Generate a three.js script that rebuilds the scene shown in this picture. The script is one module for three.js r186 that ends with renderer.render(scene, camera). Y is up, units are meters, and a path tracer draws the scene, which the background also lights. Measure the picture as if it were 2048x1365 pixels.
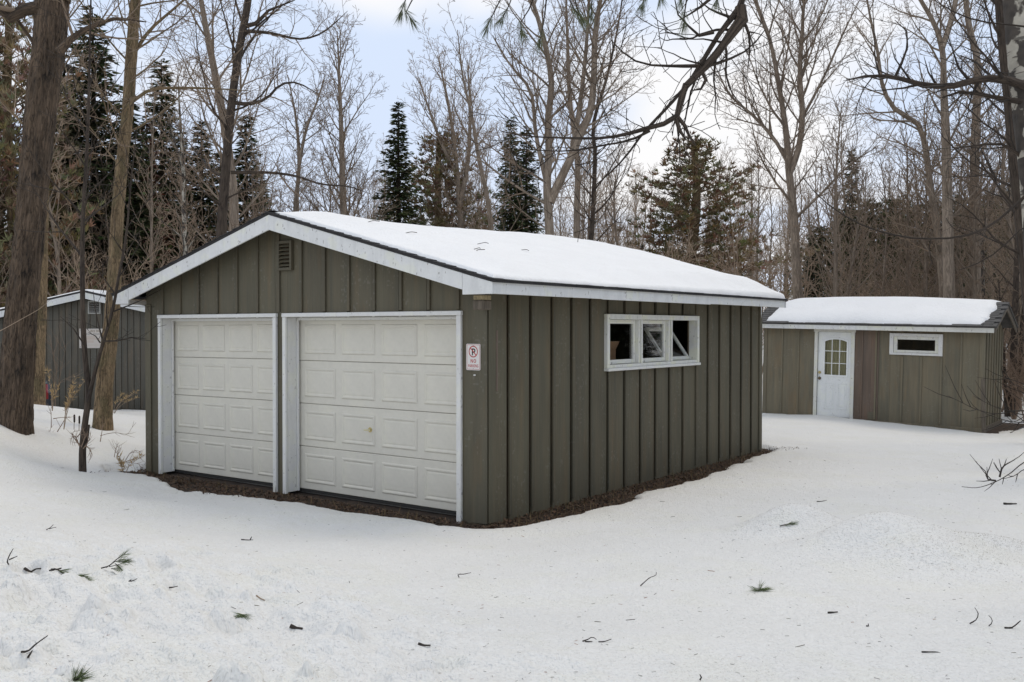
import * as THREE from 'three';
import { mergeGeometries } from 'three/addons/utils/BufferGeometryUtils.js';

// ---------------------------------------------------------------- camera, sky, sun, exposure
const EYE = 2.0, PITCH = Math.atan(25.5 / 1880);
const scene = new THREE.Scene();
const camera = new THREE.PerspectiveCamera(39.9, 1024 / 682, 0.1, 900);
camera.position.set(0, EYE, 0);
camera.rotation.x = -PITCH;
const renderer = new THREE.WebGLRenderer({ antialias: true });
renderer.toneMapping = THREE.LinearToneMapping;
renderer.toneMappingExposure = 1.03;
renderer.shadowMap.enabled = true;

// seeded noise
function rngOf(seed) { let a = seed >>> 0; return () => { a = (a + 0x6D2B79F5) | 0; let t = Math.imul(a ^ (a >>> 15), 1 | a); t = (t + Math.imul(t ^ (t >>> 7), 61 | t)) ^ t; return ((t ^ (t >>> 14)) >>> 0) / 4294967296; }; }
function hash2(x, y, s) { let h = Math.imul(x | 0, 374761393) ^ Math.imul(y | 0, 668265263) ^ Math.imul(s | 0, 2147483647 ^ 0x5bd1e995); h = Math.imul(h ^ (h >>> 13), 1274126177); h ^= h >>> 16; return (h >>> 0) / 4294967296; }
const fade = t => t * t * t * (t * (t * 6 - 15) + 10);
const mod = (a, n) => ((a % n) + n) % n;
function vn(x, y, s = 0, px = 0, py = 0) {                 // value noise 0..1, periodic when px, py are given
  const xi = Math.floor(x), yi = Math.floor(y), fx = fade(x - xi), fy = fade(y - yi);
  const X0 = px ? mod(xi, px) : xi, X1 = px ? mod(xi + 1, px) : xi + 1, Y0 = py ? mod(yi, py) : yi, Y1 = py ? mod(yi + 1, py) : yi + 1;
  const a = hash2(X0, Y0, s), b = hash2(X1, Y0, s), c = hash2(X0, Y1, s), d = hash2(X1, Y1, s);
  return a + (b - a) * fx + (c - a) * fy + (a - b - c + d) * fx * fy;
}
function fbm(x, y, s = 0, oct = 4, px = 0, py = 0) { let v = 0, a = 0.5, n = 0; for (let i = 0; i < oct; i++) { v += a * vn(x, y, s + i * 17, px, py); n += a; x *= 2; y *= 2; px *= 2; py *= 2; a *= 0.5; } return v / n; }
const clamp = (x, a = 0, b = 1) => Math.min(b, Math.max(a, x));
const sstep = (a, b, x) => { const t = clamp((x - a) / (b - a)); return t * t * (3 - 2 * t); };
const lerp = (a, b, t) => a + (b - a) * t;

// thin bright overcast with soft pale blue gaps, the same all round
{
  const W = 768, Hh = 384, data = new Float32Array(W * Hh * 4);
  for (let j = 0; j < Hh; j++) for (let i = 0; i < W; i++) {
    const az = (i / W - 0.5) * 2 * Math.PI, el = ((j + 0.5) / Hh - 0.5) * Math.PI;
    const dx = Math.cos(el) * Math.cos(az), dz = Math.cos(el) * Math.sin(az), dy = Math.sin(el);
    const k = 1 / (Math.max(dy, -0.02) + 0.16), cx = dx * k, cz = dz * k;
    const n = fbm(cx * 1.15 + 31.3, cz * 1.15 + 7.7, 5, 6) + 0.22 * (fbm(cx * 4 + 3, cz * 4 + 9, 9, 4) - 0.5);
    const c = sstep(0.45, 0.72, n);
    const hz = sstep(0.22, -0.02, dy) * 0.35;
    const m = clamp(c + hz * (1 - c));
    const o = (j * W + i) * 4, S = 1.0;
    data[o] = S * lerp(0.68, 0.965, m); data[o + 1] = S * lerp(0.785, 0.96, m); data[o + 2] = S * lerp(0.97, 0.965, m); data[o + 3] = 1;
    if (dy < -0.03) { data[o] = 0.5; data[o + 1] = 0.5; data[o + 2] = 0.52; }
  }
  const t = new THREE.DataTexture(data, W, Hh, THREE.RGBAFormat, THREE.FloatType);
  t.mapping = THREE.EquirectangularReflectionMapping; t.magFilter = THREE.LinearFilter; t.minFilter = THREE.LinearFilter; t.needsUpdate = true;
  scene.background = t; scene.environment = t;
}
const sun = new THREE.DirectionalLight(new THREE.Color().setRGB(1.0, 0.87, 0.68), 0.95);
sun.position.set(19, 40, -32); sun.target.position.set(0, 0, -14);
sun.castShadow = true; sun.shadow.radius = 50; sun.shadow.mapSize.set(2048, 2048);
Object.assign(sun.shadow.camera, { left: -45, right: 45, top: 45, bottom: -45, near: 1, far: 160 });
scene.add(sun, sun.target);

// ---------------------------------------------------------------- helpers
const V3 = (x, y, z) => new THREE.Vector3(x, y, z);
const FPX = 1880, CXP = 1024, CYP = 682.5, cP = Math.cos(PITCH), sP = Math.sin(PITCH);
function at(u, v, d) {                                     // a measured point: picture position and distance -> metres in the place
  const x = (u - CXP) / FPX, y0 = -(v - CYP) / FPX, y = y0 * cP - sP, z = y0 * sP + cP, t = d / z;
  return V3(x * t, EYE + y * t, -d);
}
const col = (r, g, b) => new THREE.Color().setRGB(r, g, b);
const taken = new Map();
function numbered(n) { const k = taken.get(n) || 0; taken.set(n, k + 1); return k ? `${n}_${String(k).padStart(3, '0')}` : n; }
function shadow(o) { o.traverse(m => { if (m.isMesh) { m.castShadow = true; m.receiveShadow = true; } }); return o; }
function tag(o, label, category, group, kind) { o.userData.label = label; if (category) o.userData.category = category; if (group) o.userData.group = group; if (kind) o.userData.kind = kind; return o; }
function thing(name, label, category, pos = [0, 0, 0], turn = 0, group) {
  const o = new THREE.Group(); o.name = numbered(name); o.position.set(...pos); o.rotation.y = turn; scene.add(o);
  return tag(o, label, category, group);
}
function group(name, parent) { const g = new THREE.Group(); g.name = name; parent.add(g); return g; }
function obj(name, geo, mat, parent = scene) {
  const m = new THREE.Mesh(Array.isArray(geo) ? merge(geo) : geo, mat);
  m.name = parent === scene ? numbered(name) : name; m.castShadow = m.receiveShadow = true; parent.add(m); return m;
}
function merge(list) { return mergeGeometries(list.map(g => { const q = g.index ? g.toNonIndexed() : g; for (const k of Object.keys(q.attributes)) if (!['position', 'normal', 'uv'].includes(k)) q.deleteAttribute(k); return q; })); }

// collector of tubes and leaf faces
class Geo {
  constructor(color) { this.p = []; this.n = []; this.t = []; this.i = []; this.c = color ? [] : null; this.k = 0; this.cur = [1, 1, 1]; }
  v(x, y, z, nx, ny, nz, u, w) { this.p.push(x, y, z); this.n.push(nx, ny, nz); this.t.push(u, w); if (this.c) this.c.push(...this.cur); return this.k++; }
  tube(pts, rad, sides, capEnd = false, v0 = 0) {
    const n = pts.length; let vv = v0; const T = V3(), N = V3(), B = V3();
    const ring = [];
    for (let a = 0; a < n; a++) {
      const p = pts[a], q = pts[Math.min(a + 1, n - 1)], o = pts[Math.max(a - 1, 0)];
      T.subVectors(q, o).normalize();
      if (a === 0) { N.set(1, 0, 0); if (Math.abs(T.x) > 0.8) N.set(0, 0, 1); }
      N.addScaledVector(T, -N.dot(T)).normalize(); B.crossVectors(T, N);
      if (a) vv += p.distanceTo(pts[a - 1]);
      const r = rad[a], s0 = this.k, per = Math.max(1, Math.round(2 * Math.PI * rad[0] / 0.35)) ;
      for (let s = 0; s <= sides; s++) {
        const an = s / sides * Math.PI * 2, c = Math.cos(an), d = Math.sin(an);
        const nx = N.x * c + B.x * d, ny = N.y * c + B.y * d, nz = N.z * c + B.z * d;
        this.v(p.x + nx * r, p.y + ny * r, p.z + nz * r, nx, ny, nz, s / sides * per * 0.35, vv);
      }
      ring.push(s0);
    }
    for (let a = 0; a < n - 1; a++) for (let s = 0; s < sides; s++) { const A = ring[a] + s, C = ring[a + 1] + s; this.i.push(A, A + 1, C, A + 1, C + 1, C); }
    if (capEnd) { const e = ring[n - 1]; const c = this.v(pts[n - 1].x, pts[n - 1].y, pts[n - 1].z, T.x, T.y, T.z, 0, vv); for (let s = 0; s < sides; s++) this.i.push(e + s, e + s + 1, c); }
  }
  tri(a, b, c, n) {
    if (!n) { n = V3().subVectors(b, a).cross(V3().subVectors(c, a)).normalize(); }
    const k = this.k; this.v(a.x, a.y, a.z, n.x, n.y, n.z, 0, 0); this.v(b.x, b.y, b.z, n.x, n.y, n.z, 1, 0); this.v(c.x, c.y, c.z, n.x, n.y, n.z, 0.5, 1); this.i.push(k, k + 1, k + 2);
  }
  blade(p, dir, side, len, w) {                            // a thin leaf or needle face, widest a third along
    const a = p, m1 = p.clone().addScaledVector(dir, len * 0.4).addScaledVector(side, w / 2), m2 = p.clone().addScaledVector(dir, len * 0.4).addScaledVector(side, -w / 2), e = p.clone().addScaledVector(dir, len);
    const n = V3().crossVectors(side, dir).normalize(), k = this.k;
    for (const q of [a, m1, e, m2]) this.v(q.x, q.y, q.z, n.x, n.y, n.z, 0, 0);
    this.i.push(k, k + 1, k + 2, k, k + 2, k + 3);
  }
  geo() {
    const g = new THREE.BufferGeometry();
    g.setAttribute('position', new THREE.BufferAttribute(new Float32Array(this.p), 3));
    g.setAttribute('normal', new THREE.BufferAttribute(new Float32Array(this.n), 3));
    g.setAttribute('uv', new THREE.BufferAttribute(new Float32Array(this.t), 2));
    if (this.c) g.setAttribute('color', new THREE.BufferAttribute(new Float32Array(this.c), 3));
    g.setIndex(new THREE.BufferAttribute(this.k > 65535 ? new Uint32Array(this.i) : new Uint16Array(this.i), 1));
    return g;
  }
}
let uvSeed = 1;
// box with chamfered edges, uv in metres, each with its own place in the texture
function cbox(x0, x1, y0, y1, z0, z1, c = 0.004) {
  c = Math.min(c, (x1 - x0) / 3, (y1 - y0) / 3, (z1 - z0) / 3);
  const lo = [x0, y0, z0], hi = [x1, y1, z1], pos = [], nor = [], uv = [];
  const ou = (uvSeed * 0.37) % 7, ov = (uvSeed * 0.61) % 5; uvSeed++;
  const corner = (sx, sy, sz, ax) => { const s = [sx, sy, sz]; return s.map((q, k) => (q > 0 ? hi[k] : lo[k]) - (k === ax ? 0 : q * c)); };
  const push = (pts, n) => {
    const N = V3(...n).normalize(), a = [Math.abs(N.x), Math.abs(N.y), Math.abs(N.z)], m = a.indexOf(Math.max(...a));
    const A = V3(...pts[0]), B = V3(...pts[1]), Cc = V3(...pts[2]);
    const flip = V3().subVectors(B, A).cross(V3().subVectors(Cc, A)).dot(N) < 0;
    const order = pts.length === 4 ? (flip ? [0, 2, 1, 0, 3, 2] : [0, 1, 2, 0, 2, 3]) : (flip ? [0, 2, 1] : [0, 1, 2]);
    for (const k of order) { const p = pts[k]; pos.push(...p); nor.push(N.x, N.y, N.z); uv.push((m === 0 ? p[2] : p[0]) + ou, (m === 1 ? p[2] : p[1]) + ov); }
  };
  for (let ax = 0; ax < 3; ax++) for (const s of [-1, 1]) {
    const b = (ax + 1) % 3, d = (ax + 2) % 3, q = (t, w) => { const v = [0, 0, 0]; v[ax] = s; v[b] = t; v[d] = w; return corner(...v, ax); };
    const n = [0, 0, 0]; n[ax] = s; push([q(-1, -1), q(1, -1), q(1, 1), q(-1, 1)], n);
  }
  for (let e = 0; e < 3; e++) { const a = (e + 1) % 3, b = (e + 2) % 3; for (const sa of [-1, 1]) for (const sb of [-1, 1]) {
    const mk = (t, ax) => { const v = [0, 0, 0]; v[e] = t; v[a] = sa; v[b] = sb; return corner(...v, ax); };
    const n = [0, 0, 0]; n[a] = sa; n[b] = sb; push([mk(-1, a), mk(1, a), mk(1, b), mk(-1, b)], n);
  } }
  for (const sx of [-1, 1]) for (const sy of [-1, 1]) for (const sz of [-1, 1]) push([corner(sx, sy, sz, 0), corner(sx, sy, sz, 1), corner(sx, sy, sz, 2)], [sx, sy, sz]);
  const g = new THREE.BufferGeometry();
  g.setAttribute('position', new THREE.Float32BufferAttribute(pos, 3)); g.setAttribute('normal', new THREE.Float32BufferAttribute(nor, 3)); g.setAttribute('uv', new THREE.Float32BufferAttribute(uv, 2));
  return g;
}
// prism of an outline in x, y between two depths, uv in metres
function prism(pts, z0, z1, bevel = 0) {
  const s = new THREE.Shape(pts.map(p => new THREE.Vector2(p[0], p[1])));
  const g = new THREE.ExtrudeGeometry(s, { depth: z1 - z0 - 2 * bevel, bevelEnabled: bevel > 0, bevelSize: bevel, bevelOffset: -bevel, bevelThickness: bevel, bevelSegments: 1, steps: 1 });
  g.translate(0, 0, z0 + bevel);
  const uv = g.attributes.uv, ou = (uvSeed * 0.37) % 7, ov = (uvSeed * 0.61) % 5; uvSeed++;
  for (let i = 0; i < uv.count; i++) uv.setXY(i, uv.getX(i) + ou, uv.getY(i) + ov);
  return g;
}
// computed textures
function tex(w, h, fn, srgb = true, rep = [1, 1]) {
  const d = new Uint8Array(w * h * 4);
  for (let j = 0; j < h; j++) for (let i = 0; i < w; i++) { const c = fn(i / w, j / h, i, j), o = (j * w + i) * 4; d[o] = clamp(c[0]) * 255; d[o + 1] = clamp(c[1]) * 255; d[o + 2] = clamp(c[2]) * 255; d[o + 3] = 255; }
  const t = new THREE.DataTexture(d, w, h, THREE.RGBAFormat); t.wrapS = t.wrapT = THREE.RepeatWrapping; t.magFilter = THREE.LinearFilter; t.minFilter = THREE.LinearMipmapLinearFilter; t.generateMipmaps = true;
  if (srgb) t.colorSpace = THREE.SRGBColorSpace; t.repeat.set(...rep); t.needsUpdate = true; return t;
}
const mat = (o) => new THREE.MeshStandardMaterial({ roughness: 0.85, ...o });
const S1 = x => x <= 0.0031308 ? 12.92 * x : 1.055 * Math.pow(x, 1 / 2.4) - 0.055;   // linear -> sRGB for texture bytes

// ---------------------------------------------------------------- materials
// painted siding: linear base colour with brushed vertical grain, stains and scuffs (repeat 1.6 m x 3.2 m)
let sideBump = null, paintBump = null;
function siding(r, g, b, seed, opt = {}) {
  const st = opt.stain ?? 1;
  const m = tex(256, 512, (u, v) => {
    const grain = fbm(u * 128, v * 10, seed, 3, 128, 10), broad = fbm(u * 5, v * 4, seed + 40, 4, 5, 4), streak = fbm(u * 26, v * 3, seed + 80, 4, 26, 3);
    const worn = sstep(0.60, 0.74, fbm(u * 12, v * 5, seed + 120, 5, 12, 5)) * 0.5;
    const spot = sstep(0.80, 0.86, vn(u * 64, v * 128, seed + 9, 64, 128)) * sstep(0.5, 0.7, vn(u * 7, v * 9, seed + 3, 7, 9));
    let k = 0.86 + 0.20 * (grain - 0.5) + 0.34 * (broad - 0.5) + 0.30 * (streak - 0.5) * st;
    const br = (streak - 0.5) * 0.18 * st + worn * 0.15;
    const R = r * k * (1 + br) + spot * 0.03, G = g * k + spot * 0.03, B = b * k * (1 - br * 0.8) + spot * 0.03;
    return [S1(R), S1(G), S1(B)];
  }, true, [1 / 1.6, 1 / 3.2]);
  sideBump ??= tex(256, 256, (u, v) => { const k = 0.6 * fbm(u * 100, v * 6, 7, 3, 100, 6) + 0.4 * fbm(u * 40, v * 40, 12, 3, 40, 40); return [k, k, k]; }, false, [1 / 1.6, 1 / 1.6]);
  return mat({ map: m, bumpMap: sideBump, bumpScale: 0.004, roughness: opt.rough ?? 0.72 });
}
// old white paint with chips, nail spots and grime in patches
function whitePaint(r, g, b, seed, wear = 1, rep = 1.2) {
  const m = tex(384, 384, (u, v) => {
    const n = fbm(u * 8, v * 8, seed, 5, 8, 8), gr = fbm(u * 60, v * 60, seed + 2, 2, 60, 60), st = fbm(u * 24, v * 4, seed + 7, 4, 24, 4);
    const chip = sstep(0.79, 0.83, fbm(u * 40, v * 24, seed + 11, 3, 40, 24)) * Math.min(1, wear) * (wear > 0.4 ? 1 : 0), nail = sstep(0.982, 0.988, vn(u * 52, v * 52, seed + 21, 52, 52)) * (wear > 0.4 ? 1 : 0);
    const k = 0.93 + 0.12 * (n - 0.5) + 0.05 * (gr - 0.5) - 0.06 * wear * sstep(0.52, 0.75, st);
    const w = 1 - 0.07 * wear * sstep(0.5, 0.72, n);
    let R = r * k, G = g * k, B = b * k * w;
    const q = clamp(chip * 0.6 + nail * 0.7); R = lerp(R, 0.22, q); G = lerp(G, 0.20, q); B = lerp(B, 0.17, q);
    return [S1(R), S1(G), S1(B)];
  }, true, [1 / rep, 1 / rep]);
  paintBump ??= tex(192, 192, (u, v) => { const k = 0.5 * fbm(u * 30, v * 30, 3, 4, 30, 30) + 0.5 * fbm(u * 6, v * 40, 8, 3, 6, 40); return [k, k, k]; }, false, [1 / 1.2, 1 / 1.2]);
  return mat({ map: m, bumpMap: paintBump, bumpScale: 0.002, roughness: 0.6 });
}
function barkTex(dark, light, seed, opt = {}) {
  const fu = opt.fu ?? 14, fv = opt.fv ?? 5;
  const f = (u, v) => { const w = fbm(u * fu * 0.5, v * fv, seed + 3, 3, fu * 0.5, fv); const w2 = fbm(u * fu * 0.7, v * fv * 0.5, seed + 13, 2, fu * 0.7, fv * 0.5); const q = vn(u * fu + w * 2.6, v * fv + w2 * 5, seed, 0, fv); return clamp(0.62 * Math.pow(Math.abs(2 * q - 1), 0.7) + 0.38 * fbm(u * fu * 3, v * fv * 4, seed + 9, 3, fu * 3, fv * 4)); };
  const m = tex(192, 384, (u, v) => {
    const k = f(u, v), big = fbm(u * 3, v * 4, seed + 50, 3, 3, 4), gr = vn(u * 128, v * 200, seed + 60, 128, 200) - 0.5;
    const t = clamp(k * 1.15 + (big - 0.5) * 0.6 + gr * 0.25);
    const c = [0, 1, 2].map(i => lerp(dark[i], light[i], t));
    if (opt.moss) { const q = sstep(0.55, 0.7, fbm(u * 5, v * 6, seed + 70, 4, 5, 6)) * opt.moss; c[0] = lerp(c[0], 0.07, q); c[1] = lerp(c[1], 0.075, q); c[2] = lerp(c[2], 0.03, q); }
    return c.map(S1);
  }, true, [1 / (opt.su ?? 0.7), 1 / (opt.sv ?? 1.4)]);
  const bm = tex(192, 384, (u, v) => { const k = f(u, v); return [k, k, k]; }, false, [1 / (opt.su ?? 0.7), 1 / (opt.sv ?? 1.4)]);
  return mat({ map: m, bumpMap: bm, bumpScale: opt.bump ?? 0.02, roughness: 0.95 });
}
const M = {
  siding: [siding(0.121, 0.106, 0.067, 11, { stain: 0.6 }), siding(0.115, 0.101, 0.065, 23, { stain: 0.6 }), siding(0.126, 0.110, 0.069, 37, { stain: 0.6 })],
  batten: siding(0.118, 0.101, 0.064, 51),
  shedSiding: [siding(0.198, 0.170, 0.112, 61), siding(0.188, 0.163, 0.109, 67)],
  shedBrown: siding(0.175, 0.126, 0.092, 71),
  farSiding: [siding(0.125, 0.112, 0.085, 81), siding(0.118, 0.108, 0.084, 87)],
  trim: whitePaint(0.76, 0.75, 0.72, 101, 0.8), fascia: whitePaint(0.78, 0.78, 0.76, 111, 1), oldTrim: whitePaint(0.76, 0.75, 0.69, 121, 1.5),
  door: whitePaint(0.72, 0.685, 0.59, 131, 0.25, 2.3), shedDoor: whitePaint(0.88, 0.89, 0.87, 141, 0.5),
  darkGap: mat({ color: col(0.03, 0.028, 0.025) }),
  inner: mat({ color: col(0.24, 0.18, 0.12), roughness: 0.9 }),
  concrete: mat({ color: col(0.25, 0.24, 0.22), roughness: 0.95 }),
  glass: new THREE.MeshPhysicalMaterial({ color: 0xffffff, transmission: 1, thickness: 0, roughness: 0.03, ior: 1.5 }),
  dustyGlass: new THREE.MeshPhysicalMaterial({ color: col(0.9, 0.92, 0.9), transmission: 1, thickness: 0, roughness: 0.12, ior: 1.5 }),
  brass: mat({ color: col(0.55, 0.45, 0.2), metalness: 0.9, roughness: 0.4 }),
  steel: mat({ color: col(0.4, 0.4, 0.4), metalness: 0.9, roughness: 0.45 }),
};
M.shingle = mat({ map: tex(256, 256, (u, v) => { const k = 0.022 + 0.03 * vn(u * 128, v * 128, 4, 128, 128) + 0.025 * (fbm(u * 6, v * 6, 8, 3, 6, 6) - 0.5); return [S1(k * 1.05), S1(k), S1(k)]; }, true, [2, 2]), roughness: 0.95 });
M.oldShingle = mat({ map: tex(256, 256, (u, v) => { const k = 0.05 + 0.05 * vn(u * 128, v * 128, 14, 128, 128) + 0.04 * (fbm(u * 6, v * 6, 18, 3, 6, 6) - 0.5); return [S1(k * 1.05), S1(k), S1(k * 0.95)]; }, true, [2, 2]), roughness: 0.95 });
M.oldWood = mat({ map: tex(256, 256, (u, v) => { const k = 0.7 + 0.7 * (fbm(u * 40, v * 4, 33, 4, 40, 4) - 0.5); return [S1(0.20 * k), S1(0.165 * k), S1(0.125 * k)]; }, true, [2, 2]), roughness: 0.9 });
M.endWood = mat({ map: tex(256, 256, (u, v) => { const k = 0.75 + 0.8 * (fbm(u * 20, v * 16, 43, 4, 20, 16) - 0.5); return [S1(0.42 * k), S1(0.34 * k), S1(0.20 * k)]; }, true, [3, 3]), roughness: 0.9 });
M.bark = {
  big: barkTex([0.010, 0.007, 0.0045], [0.14, 0.096, 0.062], 201, { bump: 0.02, fu: 22, fv: 8, su: 0.7, sv: 1.4 }),
  tan: barkTex([0.05, 0.034, 0.018], [0.29, 0.205, 0.115], 211, { moss: 0.3, bump: 0.015, fu: 26, fv: 12 }),
  dark: barkTex([0.016, 0.011, 0.008], [0.10, 0.074, 0.054], 221, { bump: 0.02 }),
  grey: barkTex([0.11, 0.084, 0.062], [0.37, 0.295, 0.225], 231, { bump: 0.012 }),
  birch: null,
};
M.bark.birch = (() => {
  const patch = (u, v) => { const band = sstep(0.66, 0.74, fbm(u * 3, v * 40, 301, 3, 3, 40)) * 0.8, blk = sstep(0.41, 0.47, fbm(u * 4, v * 5, 311, 5, 4, 5)); return clamp(Math.max(band, blk)); };
  const m = tex(256, 512, (u, v) => { const q = patch(u, v), n = fbm(u * 10, v * 20, 321, 4, 10, 20), k = 0.85 + 0.4 * (n - 0.5); return [S1(lerp(0.50 * k, 0.035 + 0.05 * n, q)), S1(lerp(0.46 * k, 0.030 + 0.04 * n, q)), S1(lerp(0.38 * k, 0.026 + 0.03 * n, q))]; }, true, [1 / 0.7, 1 / 1.4]);
  const b = tex(256, 512, (u, v) => { const k = 0.5 * patch(u, v) + 0.5 * fbm(u * 20, v * 40, 331, 4, 20, 40); return [k, k, k]; }, false, [1 / 0.7, 1 / 1.4]);
  return mat({ map: m, bumpMap: b, bumpScale: 0.012, roughness: 0.85 });
})();
M.twig = mat({ color: col(0.22, 0.16, 0.112), roughness: 0.9 });
M.twigDark = mat({ color: col(0.035, 0.027, 0.021), roughness: 0.9 });
M.twigTan = mat({ color: col(0.33, 0.245, 0.172), roughness: 0.9 });
M.twigRed = mat({ color: col(0.26, 0.18, 0.125), roughness: 0.9 });
M.needle = new THREE.MeshStandardMaterial({ vertexColors: true, roughness: 0.8, side: THREE.DoubleSide });
M.dry = mat({ color: col(0.42, 0.30, 0.15), roughness: 0.9, side: THREE.DoubleSide });

// ---------------------------------------------------------------- lie of the land
const GT = -THREE.MathUtils.degToRad(36.6), GC = [-0.265, 0, -9.566], GW = 6.06, GL = 7.3;   // garage: front right corner, turn, width, length
const SC = [10.22, -0.29, -20.4], ST = GT, SW = 4.95, SD = 2.3;                               // storage shed
const LC = [-11.27, -0.2, -25.0], LH = 3.1, LD = 6;                                          // far gabled outbuilding (centre of its front)
const ex = [Math.cos(GT), -Math.sin(GT)], ez = [Math.sin(GT), Math.cos(GT)];
const toLocal = (x, z, c) => { const dx = x - c[0], dz = z - c[2]; return [dx * ex[0] + dz * ex[1], dx * ez[0] + dz * ez[1]]; };
function rectDist(lx, lz, x0, x1, z0, z1) { const dx = Math.max(x0 - lx, 0, lx - x1), dz = Math.max(z0 - lz, 0, lz - z1); return Math.hypot(dx, dz) + Math.min(0, Math.max(Math.max(x0 - lx, lx - x1), Math.max(z0 - lz, lz - z1))); }
const CTRL = [  // x, distance, height
  [-4, 1.5, 0.47], [0, 1.5, 0.44], [4, 1.5, 0.44], [-2.3, 4.2, 0.43], [0, 4.2, 0.40], [2.3, 4.2, 0.42], [-4.5, 5, 0.50], [4.5, 5, 0.42],
  [-3.5, 6.5, 0.36], [-1.5, 6.5, 0.24], [0.3, 7, 0.20], [2, 7, 0.26], [4, 7.5, 0.26], [-5.5, 8, 0.50], [-3.6, 9, 0.20], [-2, 8.6, 0.12], [-0.3, 8.8, 0.10], [1.2, 9.6, 0.12], [3, 10, 0.16], [5.5, 10.5, 0.16],
  [-6.4, 10.5, 0.52], [-6.9, 13.5, 0.54], [-7.7, 13.2, 0.82], [-9.2, 13.4, 0.98], [-5.9, 12.5, 0.42], [-5.4, 11.5, 0.26], [-8, 14.5, 0.60], [-8.7, 17, 0.58], [-7.2, 16.5, 0.27], [-6.3, 15.5, 0.14], [-10, 20, 0.25], [-8, 21, 0.0], [-6, 20, -0.05], [-10.5, 24.5, -0.14], [-14, 24.5, -0.1], [-12.5, 18, 0.5], [-12, 12, 1.0],
  [2.4, 12.2, 0.10], [4.2, 15, 0.06], [5.2, 15.6, 0.03], [7, 14, 0.05], [9, 13, 0.0], [6.2, 19, -0.03], [6.5, 23, -0.1], [8.0, 21.3, -0.08], [9.6, 20.2, -0.22], [10.6, 19.8, -0.28], [12, 21.5, -0.3], [13, 25, -0.35], [9, 17.5, -0.1], [12, 16, -0.12], [-4, 22, -0.1], [0, 24, -0.15],
];
const MOUND = [[1590, 1060, 0.50, 0.42, 0.27], [1770, 1112, 0.62, 0.40, 0.29], [1900, 1150, 0.5, 0.35, 0.12], [1995, 1112, 0.36, 0.22, 0.08], [1640, 1130, 1.1, 0.7, 0.05], [700, 1075, 1.3, 0.5, 0.03], [150, 1000, 1.2, 0.6, 0.05]].map(([u, v, w, l, h]) => { const d = 1880 * (2 - 0.22) / (v - 657); return [(u - 1024) / 1880 * d, d, w, l, h]; });
const CV = CTRL.map(c => c[2]);
function landAt(x, d) { const sg = 0.9 + d * 0.06; let s = 0, w = 0; for (let i = 0; i < CTRL.length; i++) { const q = ((x - CTRL[i][0]) ** 2 + (d - CTRL[i][1]) ** 2) / (2 * sg * sg); if (q > 20) continue; const k = Math.exp(-q); s += k * CV[i]; w += k; } return w > 1e-8 ? s / w : -0.1; }
for (let it = 0; it < 25; it++) { const e = CTRL.map(([x, d, y]) => y - landAt(x, d)); e.forEach((v, i) => { CV[i] += 0.7 * v; }); }   // let the surface pass through the measured heights
function base(x, d) {
  const y = clamp(landAt(x, d), -0.6, 1.1);
  const far = sstep(27, 95, d) * (4.2 + 1.2 * Math.sin(x * 0.06)) + sstep(95, 320, d) * 9;
  return lerp(y, -0.15, sstep(24, 34, Math.hypot(x * 0.75, d))) + far;
}
function snowTop(x, z) {                                   // height of the snow, before it melts back at the walls
  const d = -z; let h = base(x, d);
  for (const [mx, md, w, l, k] of MOUND) { const a = (x - mx) / w, b = (d - md) / l; const q = a * a + b * b; if (q < 6) h += k * Math.exp(-q * 1.3); }
  h += 0.05 * (fbm(x * 0.5 + 9, d * 0.5, 21, 3) - 0.5) * 2 * sstep(3, 8, d + 2) + 0.018 * (fbm(x * 2.1, d * 2.1, 22, 3) - 0.5);
  if (d < 14) {
    h += 0.006 * (fbm(x * 14, d * 9, 23, 3) - 0.5);
    const tr = sstep(0.9, -1.2, x + (d - 4.5) * 0.55) * sstep(8.6, 6.0, d);          // trodden, lumpy snow where people walked
    if (tr > 0) {
      const n = fbm(x * 3.2, d * 3.2, 31, 4);
      h += tr * (0.22 * (n - 0.5) + 0.07 * (fbm(x * 9, d * 9, 33, 3) - 0.5));
      const cx = Math.floor(x / 0.26), cd = Math.floor(d / 0.26);                        // loose clods
      for (let a = -1; a <= 1; a++) for (let b = -1; b <= 1; b++) {
        const k = hash2(cx + a, cd + b, 77); if (k > 0.42) continue;
        const px = (cx + a + 0.2 + 0.6 * hash2(cx + a, cd + b, 78)) * 0.26, pd = (cd + b + 0.2 + 0.6 * hash2(cx + a, cd + b, 79)) * 0.26, r = 0.028 + 0.065 * hash2(cx + a, cd + b, 80) ** 2;
        const q = Math.hypot(x - px, (d - pd) * 1.2) / r; if (q < 1.4) h += tr * r * (0.8 - 1.3 * k) * 1.9 * Math.pow(Math.max(0, 1 - q * q / 1.5), 0.9) * (1 + 0.5 * (fbm(x * 30, d * 30, 36, 2) - 0.5));
      }
      const fx = Math.floor(x / 0.7), fd = Math.floor(d / 0.6);                          // old softened footprints
      for (let a = -1; a <= 1; a++) for (let b = -1; b <= 1; b++) {
        const k = hash2(fx + a, fd + b, 177); if (k > 0.45) continue;
        const px = (fx + a + 0.3 + 0.4 * hash2(fx + a, fd + b, 178)) * 0.7, pd = (fd + b + 0.5) * 0.6, an = k * 14, c = Math.cos(an), s = Math.sin(an);
        const ax = ((x - px) * c + (d - pd) * s) / 0.17, ad = (-(x - px) * s + (d - pd) * c) / 0.085, q = Math.hypot(ax, ad) + 0.35 * (fbm(x * 12, d * 12, 35, 2) - 0.5);
        if (q < 1.8) h += tr * (-0.075 * sstep(1.25, 0.45, q) + 0.03 * sstep(0.8, 1.25, q) * sstep(1.75, 1.25, q));
      }
    }
  }
  return h;
}
const WELLS = [];                                          // melted hollows round the trunks: x, z, radius, depth
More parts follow.
